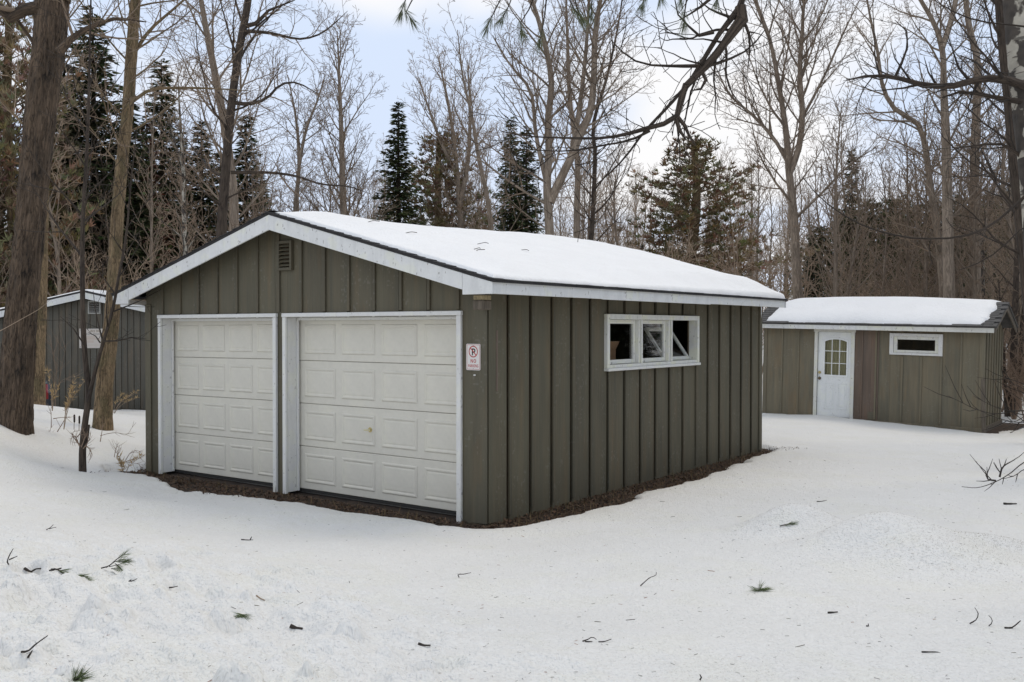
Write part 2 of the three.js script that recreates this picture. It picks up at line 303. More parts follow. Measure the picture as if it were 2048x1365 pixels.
function snowY(x, z) {
  let h = snowTop(x, z);
  const g = toLocal(x, z, GC); let q = rectDist(g[0], g[1], -GW, 0, -GL, 0);
  if (q < 2.2) {
    const n = (fbm(x * 1.7, z * 1.7, 41, 3) - 0.5) * 0.48 + (fbm(x * 11, z * 11, 42, 2) - 0.5) * 0.10;
    const side = g[0] > -0.0 ? lerp(0.34, 0.50, sstep(0, -1.5, g[1])) * lerp(1, 0.5, sstep(-3.5, -7.3, g[1])) : (g[1] > 0 ? lerp(0.36, 0.52, sstep(-0.2, -2, g[0])) * lerp(1, 0.7, sstep(-4, -6, g[0])) : 0.25);
    const cap = 0.04 + 0.13 * Math.max(0, q - side); h = lerp(clamp(h, 0.03, cap), h, sstep(0.9, 2.2, q));
    h = lerp(-0.09, h, sstep(side - 0.03, side + 0.14, q + n));
  }
  const s = toLocal(x, z, SC); q = rectDist(s[0], s[1], -SW, 0, -SD, 0);
  if (q < 0.8) { const yb = SC[1] + 0.021 * -s[0]; const mg = lerp(0.10, -0.25, sstep(-2.2, -3.4, s[0])); h = lerp(yb - 0.16, h, sstep(mg - 0.02, mg + 0.25, q + (fbm(x * 3, z * 3, 44, 2) - 0.5) * 0.2)); }
  q = rectDist(x - LC[0], z - LC[2], -LH, LH, -LD, 0);
  if (q < 1.2) { h = lerp(LC[1] - 0.1, h, sstep(0.3, 0.62, q + (fbm(x * 2, z * 2, 45, 2) - 0.5) * 0.25)); }
  for (const [wx, wz, r, k] of WELLS) { const e = Math.hypot(x - wx, z - wz) / r; if (e < 1) h -= k * (1 - e * e) ** 2; }
  return h;
}
function ground(u, v) { let d = 8; const r = at(u, v, 1); const sl = r.y - EYE, sx = r.x; let lo = 2, hi = 60; for (let d0 = 2; d0 < 60; d0 += 0.05) { if (EYE + sl * d0 <= snowY(sx * d0, -d0)) { d = d0; break; } } return V3(sx * d, snowY(sx * d, -d), -d); }
WELLS.push([-7.0, -13.5, 0.5, 0.05], [-7.2, -16.5, 0.4, 0.05], [-5.7, -12.5, 0.4, 0.08]);

// snow cover: one sheet out to the horizon, finest where the camera stands
{
  const ang = [], rows = [], F = 0.70;
  for (let i = 0; i <= 500; i++) ang.push(-F + 2 * F * i / 500);
  for (let i = 1; i < 64; i++) ang.push(F + (2 * Math.PI - 2 * F) * i / 64);
  for (let r = 0.4; r < 3.4; r += 0.25) rows.push(r);
  for (let r = 3.4; r < 11; r += 0.024 + Math.max(0, r - 6) * 0.006) rows.push(r);
  { let r = 11; while (r < 420) { rows.push(r); r *= r < 30 ? 1.006 : 1.03; } }
  const nA = ang.length, P = [], U = [], I = [];
  P.push(0, snowTop(0, 0), 0); U.push(0, 0);
  for (const r of rows) for (const a of ang) { const x = Math.sin(a) * r, z = -Math.cos(a) * r; P.push(x, Math.abs(a) > F + 0.6 ? lerp(snowY(x, z), 0.44, 0.0) : snowY(x, z), z); U.push(x, z); }
  for (let j = 0; j < rows.length; j++) for (let i = 0; i < nA; i++) {
    const A = 1 + j * nA + i, B = 1 + j * nA + (i + 1) % nA;
    if (j === 0) I.push(0, B, A); else { const C = A - nA, D = B - nA; I.push(C, D, A, D, B, A); }
  }
  const g = new THREE.BufferGeometry();
  g.setAttribute('position', new THREE.Float32BufferAttribute(P, 3)); g.setAttribute('uv', new THREE.Float32BufferAttribute(U, 2)); g.setIndex(I); g.computeVertexNormals();
  const flipped = g.attributes.normal.getY(1) < 0; if (flipped) { for (let k = 0; k < I.length; k += 3) { const t = I[k]; I[k] = I[k + 1]; I[k + 1] = t; } g.setIndex(I); g.computeVertexNormals(); }
  // old granular snow with fine needle and bark dust in drifting patches
  const map = tex(768, 768, (u, v) => {
    const n = fbm(u * 6, v * 6, 401, 5, 6, 6), f = fbm(u * 200, v * 200, 402, 2, 200, 200), dust = sstep(0.52, 0.70, fbm(u * 9, v * 9, 403, 4, 9, 9));
    const sp = sstep(0.84, 0.93, vn(u * 380, v * 380, 404, 380, 380)) * (0.10 + 0.30 * dust);
    const k = 0.725 + 0.045 * (n - 0.5) + 0.06 * (f - 0.5);
    return [S1(k * 1.01 * (1 - sp * 0.55)), S1(k * 0.995 * (1 - sp * 0.60)), S1(k * 0.95 * (1 - sp * 0.68) * (1 - 0.02 * dust))];
  }, true, [1 / 2.6, 1 / 2.6]);
  const bump = tex(512, 512, (u, v) => { const k = 0.55 * fbm(u * 24, v * 24, 411, 4, 24, 24) + 0.45 * fbm(u * 110, v * 110, 412, 2, 110, 110); return [k, k, k]; }, false, [1 / 1.3, 1 / 1.3]);
  M.snow = mat({ map, bumpMap: bump, bumpScale: 0.022, roughness: 0.8 });
  M.roofSnow = mat({ map: tex(384, 384, (u, v) => { const k = 0.86 + 0.05 * (fbm(u * 6, v * 6, 405, 5, 6, 6) - 0.5) + 0.05 * (fbm(u * 150, v * 150, 406, 2, 150, 150) - 0.5); return [S1(k), S1(k * 0.995), S1(k * 0.98)]; }, true, [1 / 2, 1 / 2]), bumpMap: bump, bumpScale: 0.012, roughness: 0.8 });
  tag(obj('snow_ground', g, M.snow), 'old granular snow covering the yard and the wood floor', null, null, 'structure');
}
// bare earth that shows along the walls
M.soil = mat({ map: tex(512, 512, (u, v) => { const n = fbm(u * 8, v * 8, 421, 5, 8, 8), f = vn(u * 150, v * 150, 422, 150, 150), k = 0.55 + 0.8 * (n - 0.5) + 0.7 * (f - 0.5); return [S1(0.075 * k), S1(0.047 * k), S1(0.03 * k)]; }), roughness: 1 });
{
  const g = new THREE.PlaneGeometry(GW + 3, GL + 3, 60, 60); g.rotateX(-Math.PI / 2); g.translate(-GW / 2, 0, -GL / 2);
  const p = g.attributes.position, uv = g.attributes.uv;
  for (let i = 0; i < p.count; i++) { const x = p.getX(i), z = p.getZ(i); p.setY(i, -0.03 + 0.05 * (fbm(x * 2, z * 2, 431, 3) - 0.5) * (rectDist(x, z, -GW, 0, -GL, 0) > 0.05 ? 1 : 0.2)); uv.setXY(i, x, z); }
  g.computeVertexNormals();
  const o = obj('bare_ground', g, M.soil); o.position.set(...GC); o.rotation.y = GT; tag(o, 'strip of bare brown earth along the foot of the garage', null, null, 'structure');
  const g2 = new THREE.PlaneGeometry(SW + 1, SD + 1); g2.rotateX(-Math.PI / 2); const o2 = obj('bare_ground', g2, M.soil); o2.position.set(SC[0], SC[1] - 0.02, SC[2]); o2.rotation.y = ST; o2.translateX(-SW / 2); o2.translateZ(-SD / 2); o2.translateY(0.03); tag(o2, 'bare earth under the small shed', null, null, 'structure');
  const g3 = new THREE.PlaneGeometry(LH * 2 + 2, LD + 2); g3.rotateX(-Math.PI / 2); const o3 = obj('bare_ground', g3, M.soil); o3.position.set(LC[0], LC[1] + 0.01, LC[2] - LD / 2); tag(o3, 'bare earth round the far gabled outbuilding', null, null, 'structure');
}

// ---------------------------------------------------------------- garage
const roofY = (s) => 3.37 - 0.266 * Math.abs(s - GW / 2);    // top of the roof edge, s metres left of the front right corner
function snowBlanket(name, label, parent0, nu, nv, fn) {     // closed sheet from a grid of points, bottom left open against the roof
  const P = [], U = [], I = [];
  for (let j = 0; j <= nv; j++) for (let i = 0; i <= nu; i++) { const [x, y, z] = fn(i / nu, j / nv); P.push(x, y, z); U.push(x, z); }
  for (let j = 0; j < nv; j++) for (let i = 0; i < nu; i++) { const a = j * (nu + 1) + i, b = a + 1, c = a + nu + 1, d = c + 1; I.push(a, c, b, b, c, d); }
  const g = new THREE.BufferGeometry(); g.setAttribute('position', new THREE.Float32BufferAttribute(P, 3)); g.setAttribute('uv', new THREE.Float32BufferAttribute(U, 2)); g.setIndex(I); g.computeVertexNormals();
  const o = obj(name, g, M.roofSnow); tag(o, label, null, null, 'stuff'); return o;
}
function prismHole(pts, h, z0, z1) { const s = new THREE.Shape(pts.map(p => new THREE.Vector2(...p))); s.holes.push(new THREE.Path([[h[0], h[2]], [h[0], h[3]], [h[1], h[3]], [h[1], h[2]]].map(p => new THREE.Vector2(...p)))); const g = new THREE.ExtrudeGeometry(s, { depth: z1 - z0, bevelEnabled: false }); g.translate(0, 0, z0); return g; }
function boards(parent, x0, x1, step, start, yb, topFn, z0, z1, mats, seed, skip = [], gap = 0.0015, vent = null) {   // vertical boards between the battens
  const r = rngOf(seed), cuts = [x0]; for (let x = start; x < x1 - 0.05; x += step) if (x > x0 + 0.05) cuts.push(x); cuts.push(x1);
  for (const [h0, h1] of skip) for (const h of [h0, h1]) if (h > x0 + 0.02 && h < x1 - 0.02) cuts.push(h);
  cuts.sort((a, b) => a - b);
  for (let i = 0; i < cuts.length - 1; i++) {
    const a = cuts[i] + 0.0015, b = cuts[i + 1] - (i < cuts.length - 2 && !skip.some(h => Math.abs(h[0] - cuts[i + 1]) < 0.01 || Math.abs(h[1] - cuts[i + 1]) < 0.01) ? gap : 0.0015);
    let spans = [[yb, null]];
    for (const [h0, h1, g0, g1] of skip) {
      if (b <= h0 + 0.01 || a >= h1 - 0.01) continue;
      const out = [];
      for (const [p, q] of spans) { if (q === null) { if (g0 > p + 0.02) out.push([p, g0]); out.push([g1, null]); } else out.push([p, q]); }
      spans = out;
    }
    for (const [p, q] of spans) {
      const dz = (r() - 0.5) * 0.003, pts = [[a, p], [b, p], [b, q ?? topFn(b)]];
      if (q === null && topFn.ridge !== undefined && a < topFn.ridge - 0.01 && b > topFn.ridge + 0.01) pts.push([topFn.ridge, topFn(topFn.ridge)]);
      pts.push([a, q ?? topFn(a)]);
      let g;
      if (vent && a < vent[1] && b > vent[0] && q === null && p < vent[2]) {          // the board is cut away behind the vent
        const [v0, v1, w0, w1] = vent, L = Math.max(a, v0), R = Math.min(b, v1), parts = [prism([[a, p], [b, p], [b, w0], [a, w0]], z0, z1 + dz), prism([[a, w1], ...[[b, w1]], ...pts.slice(2)], z0, z1 + dz)];
        if (L > a + 0.005) parts.push(prism([[a, w0], [L, w0], [L, w1], [a, w1]], z0, z1 + dz)); if (R < b - 0.005) parts.push(prism([[R, w0], [b, w0], [b, w1], [R, w1]], z0, z1 + dz)); g = merge(parts);
      } else g = prism(pts, z0, z1 + dz, 0);
      obj('board', g, mats[Math.floor(r() * mats.length)], parent);
    }
  }
}
const garage = thing('garage', 'olive brown board and batten two car garage with snow covered gable roof', 'garage', GC, GT);
const D1 = [3.29, 5.67], D2 = [0.36, 3.06], DH = 2.13;        // openings of the two doors, metres left of the corner
{
  // front wall: x = -s
  const VH = [-3.17, -2.97, 2.73, 3.03];                     // opening of the gable vent
  const fw = group('front_wall', garage), gTop = x => roofY(-x) - 0.055; gTop.ridge = -GW / 2;
  const holes = [[-D1[1], -D1[0], -1, DH], [-D2[1], -D2[0], -1, DH]];
  // boards cut at the opening edges
  const segs = [[-GW, -D1[1], 0.0, null], [-D1[0], -D2[1], 0.0, null], [-D2[0], 0.0, 0.0, null]];
  for (const [a, b] of segs) boards(fw, a, b, 9, 9, -0.03, gTop, -0.02, 0, M.siding, 3 + a, [], 0.0015, VH);
  const batX = []; for (let k = 0; k < 15; k++) { const s = 0.36 + k * 0.4065; if (s < GW - 0.1) batX.push(-s); }
  for (const [a, b] of [[-D1[1], -D1[0]], [-D2[1], -D2[0]]]) boards(fw, a, b, 0.4065, -0.36 - 0.4065 * 14, DH, gTop, -0.02, 0, M.siding, 5, [], 0.044, VH);
  for (const x of batX) obj('batten', cbox(x - 0.021, x + 0.021, DH + 0.065, gTop(x) - 0.012, 0.0005, 0.024, 0.003), M.batten, fw);
  obj('corner_board', cbox(-0.16, 0.022, 0.0, 2.37, 0.002, 0.02, 0.003), M.siding[1], fw);
  obj('corner_board', cbox(-GW - 0.0, -GW + 0.13, 0.0, 2.33, 0.002, 0.02, 0.003), M.siding[0], fw);
  obj('sheathing', [prismHole([[-GW + 0.02, 0], [-D1[1] - 0.03, 0], [-D1[1] - 0.03, DH + 0.03], [-D1[0] + 0.03, DH + 0.03], [-D1[0] + 0.03, 0], [-D2[1] - 0.03, 0], [-D2[1] - 0.03, DH + 0.03], [-D2[0] + 0.03, DH + 0.03], [-D2[0] + 0.03, 0], [-0.02, 0], [-0.02, roofY(0.02) - 0.06], [-GW / 2, roofY(GW / 2) - 0.06], [-GW + 0.02, roofY(GW - 0.02) - 0.06]], VH, -0.12, -0.055)], M.inner, fw);
  // side wall on the right, facing +x: built along x and turned
  const sw = group('side_wall', garage); sw.rotation.y = Math.PI / 2;     // local x of the wall runs to the back
  const sTop = () => 2.42, WX = [2.35, 4.86, 1.53, 2.145];
  boards(sw, 0.0, GL, 0.4065, 0.395, -0.03, sTop, -0.02, 0, M.siding, 9, [[WX[0], WX[1], WX[2], WX[3]]], 0.046);
  for (let k = 0, x = 0.395; x < GL - 0.1; x += 0.4065, k++) {
    const inW = x > WX[0] - 0.03 && x < WX[1] + 0.03, j = 0.012 * Math.sin(k * 7.3);
    const spans = inW ? [[0.03, WX[2] - 0.05], [WX[3] + 0.05, 2.40]] : [[0.03 + Math.abs(j) * 2, 2.40]];
    for (const [a, b] of spans) { const bt = obj('batten', cbox(x - 0.021, x + 0.021, a, b, 0.0015, 0.025, 0.003), M.batten, sw); bt.position.x = j * 0.4; bt.rotation.z = 0.002 * Math.sin(k * 3.1); }
  }
  obj('corner_board', cbox(0.023, 0.14, 0.0, 2.40, 0.002, 0.021, 0.003), M.siding[2], sw);
  obj('corner_board', cbox(GL - 0.10, GL + 0.01, 0.0, 2.40, 0.002, 0.021, 0.003), M.siding[0], sw);
  obj('repair_strip', cbox(0.155, 0.185, 1.35, 1.98, 0.002, 0.014, 0.002), M.shedBrown, sw);
  const hole = new THREE.Shape([[0, 0], [GL, 0], [GL, 2.4], [0, 2.4]].map(p => new THREE.Vector2(...p)));
  hole.holes.push(new THREE.Path([[WX[0], WX[2]], [WX[0], WX[3]], [WX[1], WX[3]], [WX[1], WX[2]]].map(p => new THREE.Vector2(...p))));
  const sg = new THREE.ExtrudeGeometry(hole, { depth: 0.07, bevelEnabled: false }); sg.translate(0, 0, -0.125); obj('sheathing', sg, M.inner, sw);
  // the two walls the camera does not see
  obj('rear_wall', prism([[-GW, 0], [0, 0], [0, roofY(0) - 0.06], [-GW / 2, roofY(GW / 2) - 0.06], [-GW, roofY(GW) - 0.06]], -GL + 0.002, -GL + 0.1), M.siding[0], garage);
  obj('left_wall', cbox(-GW, -GW + 0.1, 0, 2.42, -GL + 0.1, -0.1), M.siding[1], garage);
  obj('floor_slab', cbox(-GW + 0.1, -0.1, -0.06, 0.012, -GL + 0.1, -0.26), M.concrete, garage);
  // roof: two decks, shingle edges, white rake and eave boards
  const roof = group('roof', garage), zf = 0.325, zb = -GL - 0.27;
  const sl = [[0.345, roofY(-0.345)], [-GW / 2, 3.37], [-GW / 2, 3.345], [0.345, roofY(-0.345) - 0.025]], slL = sl.map(([x, y]) => [-GW - x, y]);
  obj('roof_deck', prism(sl, zb, zf - 0.012), M.shingle, roof); obj('roof_deck', prism(slL, zb, zf - 0.012), M.shingle, roof);
  const ra = Math.atan(0.266), r = rngOf(77);
  for (const side of [1, -1]) for (let k = 0; k < 25; k++) {              // shingle ends along the front rake
    const s = k * 0.141 + 0.03, m = obj('shingle', k % 2 ? M.shA ??= cbox(-0.09, 0.09, 0, 0.006, -0.16, 0.012, 0.002) : M.shB ??= cbox(-0.085, 0.10, 0, 0.008, -0.18, 0.018, 0.002), M.shingle, roof);
    m.position.set(-GW / 2 + side * s * Math.cos(ra), 3.371 - s * Math.sin(ra), zf - 0.01 + (r() - 0.5) * 0.012); m.rotation.z = -side * (ra - 0.05) ; m.rotation.y = (r() - 0.5) * 0.05;
  }
  for (let k = 0; k < 27; k++) {                                          // and along the right eave
    const m = obj('shingle', M.shC ??= cbox(-0.12, 0.010, 0, 0.007, -0.146, 0.146, 0.002), M.shingle, roof);
    m.position.set(0.345 + (r() - 0.5) * 0.014, roofY(-0.345) + 0.001 + (r() - 0.5) * 0.003, zf - 0.16 - k * 0.294); m.rotation.z = -ra + 0.02 + (r() - 0.5) * 0.02;
  }
  const rk = (side) => { const f = x => side > 0 ? x : -GW - x; return [[f(-0.06), roofY(0.06) - 0.029], [f(-GW / 2), 3.341], [f(-GW / 2), 3.165], [f(-0.06), roofY(0.06) - 0.195]]; };
  obj('rake_board', prism(rk(1), 0.285, 0.308, 0.003), M.fascia, roof); obj('rake_board', prism(rk(-1), 0.285, 0.308, 0.003), M.fascia, roof);
  for (const side of [1, -1]) { const f = x => side > 0 ? x : -GW - x; obj('eave_return', prism([[f(-0.055), roofY(0.055) - 0.031], [f(0.322), roofY(-0.322) - 0.029], [f(0.322), 2.335], [f(-0.055), 2.335]], 0.286, 0.311, 0.003), M.fascia, roof);
    let z = 0.284; for (const len of [2.05, 2.9, 2.85]) { const a = side > 0 ? 0.298 : -GW - 0.322; obj('eave_board', cbox(a, a + 0.024, 2.335 + (side > 0 ? 0.004 * Math.sin(z) : 0), 2.482, z - len + 0.003, z, 0.003), M.fascia, roof); z -= len; }
    obj('soffit', cbox(side > 0 ? 0.0 : -GW - 0.296, side > 0 ? 0.296 : -GW, 2.395, 2.407, zb + 0.02, 0.284), M.inner, roof); }
  obj('rear_rake_board', prism([[0.322, 2.335], [0.322, 2.42], [-GW / 2, 3.31], [-GW - 0.322, 2.42], [-GW - 0.322, 2.335], [-GW / 2, 3.14]], zb + 0.005, zb + 0.028), M.fascia, roof);
  // weathered end of the top plate under the eave
  const be = group('beam_end', garage); obj('plate_end', cbox(-0.03, 0.095, 2.285, 2.333, 0.03, 0.17, 0.006), M.endWood, be); obj('beam_block', cbox(-0.035, 0.10, 2.185, 2.283, 0.028, 0.178, 0.012), M.oldWood, be);
  // gable vent
  const vt = group('gable_vent', garage), vx0 = -3.20, vx1 = -2.94, vy0 = 2.70, vy1 = 3.06;
  obj('frame', [cbox(vx0, vx0 + 0.035, vy0, vy1, 0.0025, 0.045), cbox(vx1 - 0.035, vx1, vy0, vy1, 0.0025, 0.045), cbox(vx0 + 0.0352, vx1 - 0.0352, vy0, vy0 + 0.035, 0.0025, 0.045), cbox(vx0 + 0.0352, vx1 - 0.0352, vy1 - 0.035, vy1, 0.0025, 0.045)], M.batten, vt);
  for (let k = 0; k < 6; k++) { const s = obj('slat', M.slat ??= cbox(-0.094, 0.094, -0.003, 0.003, -0.022, 0.022, 0.001), M.siding[2], vt); s.position.set((vx0 + vx1) / 2, vy0 + 0.065 + k * 0.047, 0.026); s.rotation.x = 0.65; }
  // garage doors
  for (const [k, [a, b]] of [D1, D2].entries()) {
    const tr = group('door_trim', garage), x0 = -b, x1 = -a, tilt = k === 0 ? 0.006 : 0;
    obj('jamb', cbox(x0 - 0.02, x0 - 0.0005, 0.005, DH + 0.02, -0.185, 0.0, 0.003), M.trim, tr); obj('jamb', cbox(x1 + 0.0005, x1 + 0.02, 0.005, DH + 0.02, -0.185, 0.0, 0.003), M.trim, tr);
    obj('head_jamb', cbox(x0, x1, DH, DH + 0.02, -0.185, 0.0, 0.003), M.trim, tr);
    obj('casing', cbox(x0 - 0.055, x0 + 0.006, -0.01, DH + 0.004, 0.002, 0.04, 0.005), M.trim, tr); obj('casing', cbox(x1 - 0.006, x1 + 0.055, k ? -0.05 : -0.01, DH + 0.004, 0.002, 0.04, 0.005), M.trim, tr);
    obj('head_casing', cbox(x0 - 0.062, x1 + 0.062, DH + 0.0045, DH + 0.052, 0.0025, 0.046, 0.005), M.trim, tr);
    obj('stop', cbox(x0 + 0.002, x0 + 0.03, 0.01, DH - 0.002, -0.16, -0.135, 0.003), M.trim, tr); obj('head_stop', cbox(x0 + 0.032, x1 - 0.004, DH - 0.035, DH - 0.002, -0.16, -0.135, 0.003), M.trim, tr);
    const gd = group('garage_door', garage); gd.position.set((x0 + x1) / 2, 0.03, -0.185); gd.rotation.z = tilt;
    const w = (x1 - x0) + 0.01, hs = 0.524;
    obj('seal', cbox(-w / 2, w / 2, -0.028, 0.004, -0.03, -0.008), M.darkGap, gd);
    obj('backing', cbox(-w / 2, w / 2, 0.004, hs * 4, -0.042, -0.036), M.inner, gd);
    for (let j = 0; j < 4; j++) {
      const y0 = 0.005 + j * hs + 0.002, y1 = 0.005 + (j + 1) * hs - 0.003;
      obj('door_section', cbox(-w / 2, w / 2, y0, y1, -0.034, 0, 0.005), M.door, gd);
      const pw = (w - 0.10) / 4;
      for (let i = 0; i < 4; i++) {
        M['rp' + k] ??= raisedPanel(pw * 0.84, 0.355);
        const p = obj('raised_panel', M['rp' + k], M.door, gd); p.position.set(-w / 2 + 0.05 + pw * (i + 0.5), (y0 + y1) / 2, 0.0012);
      }
    }
    if (k === 1) { const h = group('door_handle', gd); const hh = (x, y, z, g, m, n) => { const q = obj(n, g, m, gd); q.position.set(x, y, z); return q; }; gd.remove(h);
      const pl = new THREE.CylinderGeometry(0.03, 0.032, 0.006, 20); pl.rotateX(Math.PI / 2); hh(-0.13, 0.80, 0.004, pl, M.brass, 'handle_plate');
      const st = new THREE.CylinderGeometry(0.008, 0.01, 0.05, 12); st.rotateX(Math.PI / 2); const bar = cbox(-0.05, 0.05, -0.008, 0.008, 0.02, 0.036, 0.005); hh(-0.13, 0.80, 0.03, merge([st, bar]), mat({ color: col(0.62, 0.56, 0.34), roughness: 0.5 }), 'handle'); }
  }
  function raisedPanel(w, h) {                                // pressed panel: rounded rim, sunk field
    const G = [], rows = [[0, 0], [0.012, 0.010], [0.024, 0.010], [0.042, 0.0015], [0.060, 0.0055]];
    const P = [], I = [], U = []; rows.forEach(([ins, z]) => { for (const [sx, sy] of [[-1, -1], [1, -1], [1, 1], [-1, 1]]) { P.push(sx * (w / 2 - ins), sy * (h / 2 - ins), z); U.push(sx * (w / 2 - ins), sy * (h / 2 - ins)); } });
    for (let k = 0; k < rows.length - 1; k++) for (let c = 0; c < 4; c++) { const a = k * 4 + c, b = k * 4 + (c + 1) % 4, A = a + 4, B = b + 4; I.push(a, b, B, a, B, A); }
    const e = (rows.length - 1) * 4; I.push(e, e + 1, e + 2, e, e + 2, e + 3);
    const g = new THREE.BufferGeometry(); g.setAttribute('position', new THREE.Float32BufferAttribute(P, 3)); g.setAttribute('uv', new THREE.Float32BufferAttribute(U, 2)); g.setIndex(I); const q = g.toNonIndexed(); q.computeVertexNormals(); return q;
  }
  // window: three sashes, the last one tipped into the garage
  const wn = group('window', sw), [a, b, y0, y1] = WX;
  obj('frame', [cbox(a - 0.025, a + 0.035, y0 - 0.02, y1 + 0.03, -0.09, 0.05), cbox(b - 0.035, b + 0.025, y0 - 0.02, y1 + 0.03, -0.09, 0.05), cbox(a + 0.0355, b - 0.0355, y1 - 0.035, y1 + 0.03, -0.09, 0.05), cbox(a + 0.0355, b - 0.0355, y0 - 0.02, y0 + 0.02, -0.09, 0.04)], M.oldTrim, wn);
  obj('sill', cbox(a - 0.03, b + 0.03, y0 - 0.055, y0 - 0.0205, -0.02, 0.07, 0.005), M.trim, wn);
  const cw = (b - a - 0.07 - 0.14) / 3, xs = [0, 1, 2].map(i => a + 0.035 + i * (cw + 0.07));
  for (let i = 1; i < 3; i++) obj('mullion', [cbox(xs[i] - 0.07, xs[i], y0 + 0.021, y1 - 0.036, -0.085, 0.02), cbox(xs[i] - 0.032, xs[i] - 0.002, y0 + 0.021, y1 - 0.036, 0.021, 0.045)], M.oldTrim, wn);
  const sh = y1 - y0 - 0.06, sashGeo = () => [cbox(0.003, 0.05, 0.003, sh, -0.018, 0.018), cbox(cw - 0.05, cw - 0.003, 0.003, sh, -0.018, 0.018), cbox(0.0505, cw - 0.0505, 0.003, 0.055, -0.018, 0.018), cbox(0.0505, cw - 0.0505, sh - 0.05, sh, -0.018, 0.018)];
  const sg0 = merge(sashGeo()), pg = new THREE.BoxGeometry(cw - 0.09, sh - 0.09, 0.003); pg.translate(cw / 2, sh / 2, 0);
  for (let i = 0; i < 3; i++) {
    const zz = -0.045, s = obj('sash', sg0, M.oldTrim, wn), g = obj('pane', pg, i === 2 ? M.dustyGlass : M.glass, wn);
    for (const q of [s, g]) { q.position.set(xs[i], y0 + 0.022, i === 2 ? -0.075 : zz); if (i === 2) q.rotation.x = -0.62; }
  }
}
// snow on the garage roof
{
  const o = snowBlanket('roof_snow', 'thick smooth snow lying on the garage roof', null, 190, 230, (i, j) => {
    const c = 2 * i - 1, e = Math.sign(c) * (1 - Math.pow(1 - Math.abs(c), 1.5)), jj = j < 0.08 ? j * j / 0.16 + j * 0.5 : j;
    const z0 = 0.285 - 0.06 * fbm(c * 14, 2, 501, 3), z1 = -GL - 0.235 + 0.04 * fbm(c * 9, 5, 502, 2), t = lerp(z0, z1, jj);
    const hw = GW / 2 + 0.352 - 0.03 * fbm(t * 5, 7, 504, 3) * sstep(0.3, -0.2, t) - 0.05 * sstep(-0.2, 0.3, t), s = hw * e, x = -GW / 2 + s;
    const rim = (q, w) => { const k = clamp(q / 0.05), m = sstep(0, w, q); return 0.30 * Math.sqrt(k * (2 - k)) + 0.70 * m; };
    const th = (0.105 + 0.13 * sstep(-1.5, -6, t) + 0.05 * (fbm(s * 0.8 + 3, t * 0.6, 503, 3) - 0.5) * 2) * (0.86 + 0.14 * sstep(0, 0.8, Math.abs(s)));
    const k = Math.min(rim(hw - Math.abs(s), 0.55), rim(z0 - t, 0.9), rim(t - z1, 0.6));
    const top = 3.37 - 0.266 * Math.sqrt(s * s + 0.01) + 0.02;
    return [x, top - 0.012 + (th + 0.012) * k + 0.012 * (fbm(s * 7, t * 7, 505, 3) - 0.5) * k, t];
  });
  o.position.set(...GC); o.rotation.y = GT;
  const ic = new Geo(); const p = [], rr = []; for (let k = 0; k <= 8; k++) { p.push(V3(0.31 + 0.004 * Math.sin(k), 2.335 - k * 0.022, 0)); rr.push(0.011 * (1 - k / 8.2) * (1 + 0.15 * Math.sin(k * 2.3)) + 0.001); }
  ic.tube(p, rr, 10, true); const io = obj('icicle', ic.geo(), new THREE.MeshPhysicalMaterial({ transmission: 1, thickness: 0.02, roughness: 0.08, ior: 1.31, color: col(0.95, 0.97, 1) })); io.position.set(...GC); io.rotation.y = GT; io.translateZ(-6.55); tag(io, 'small clear icicle hanging from the white eave board', 'icicle');
}
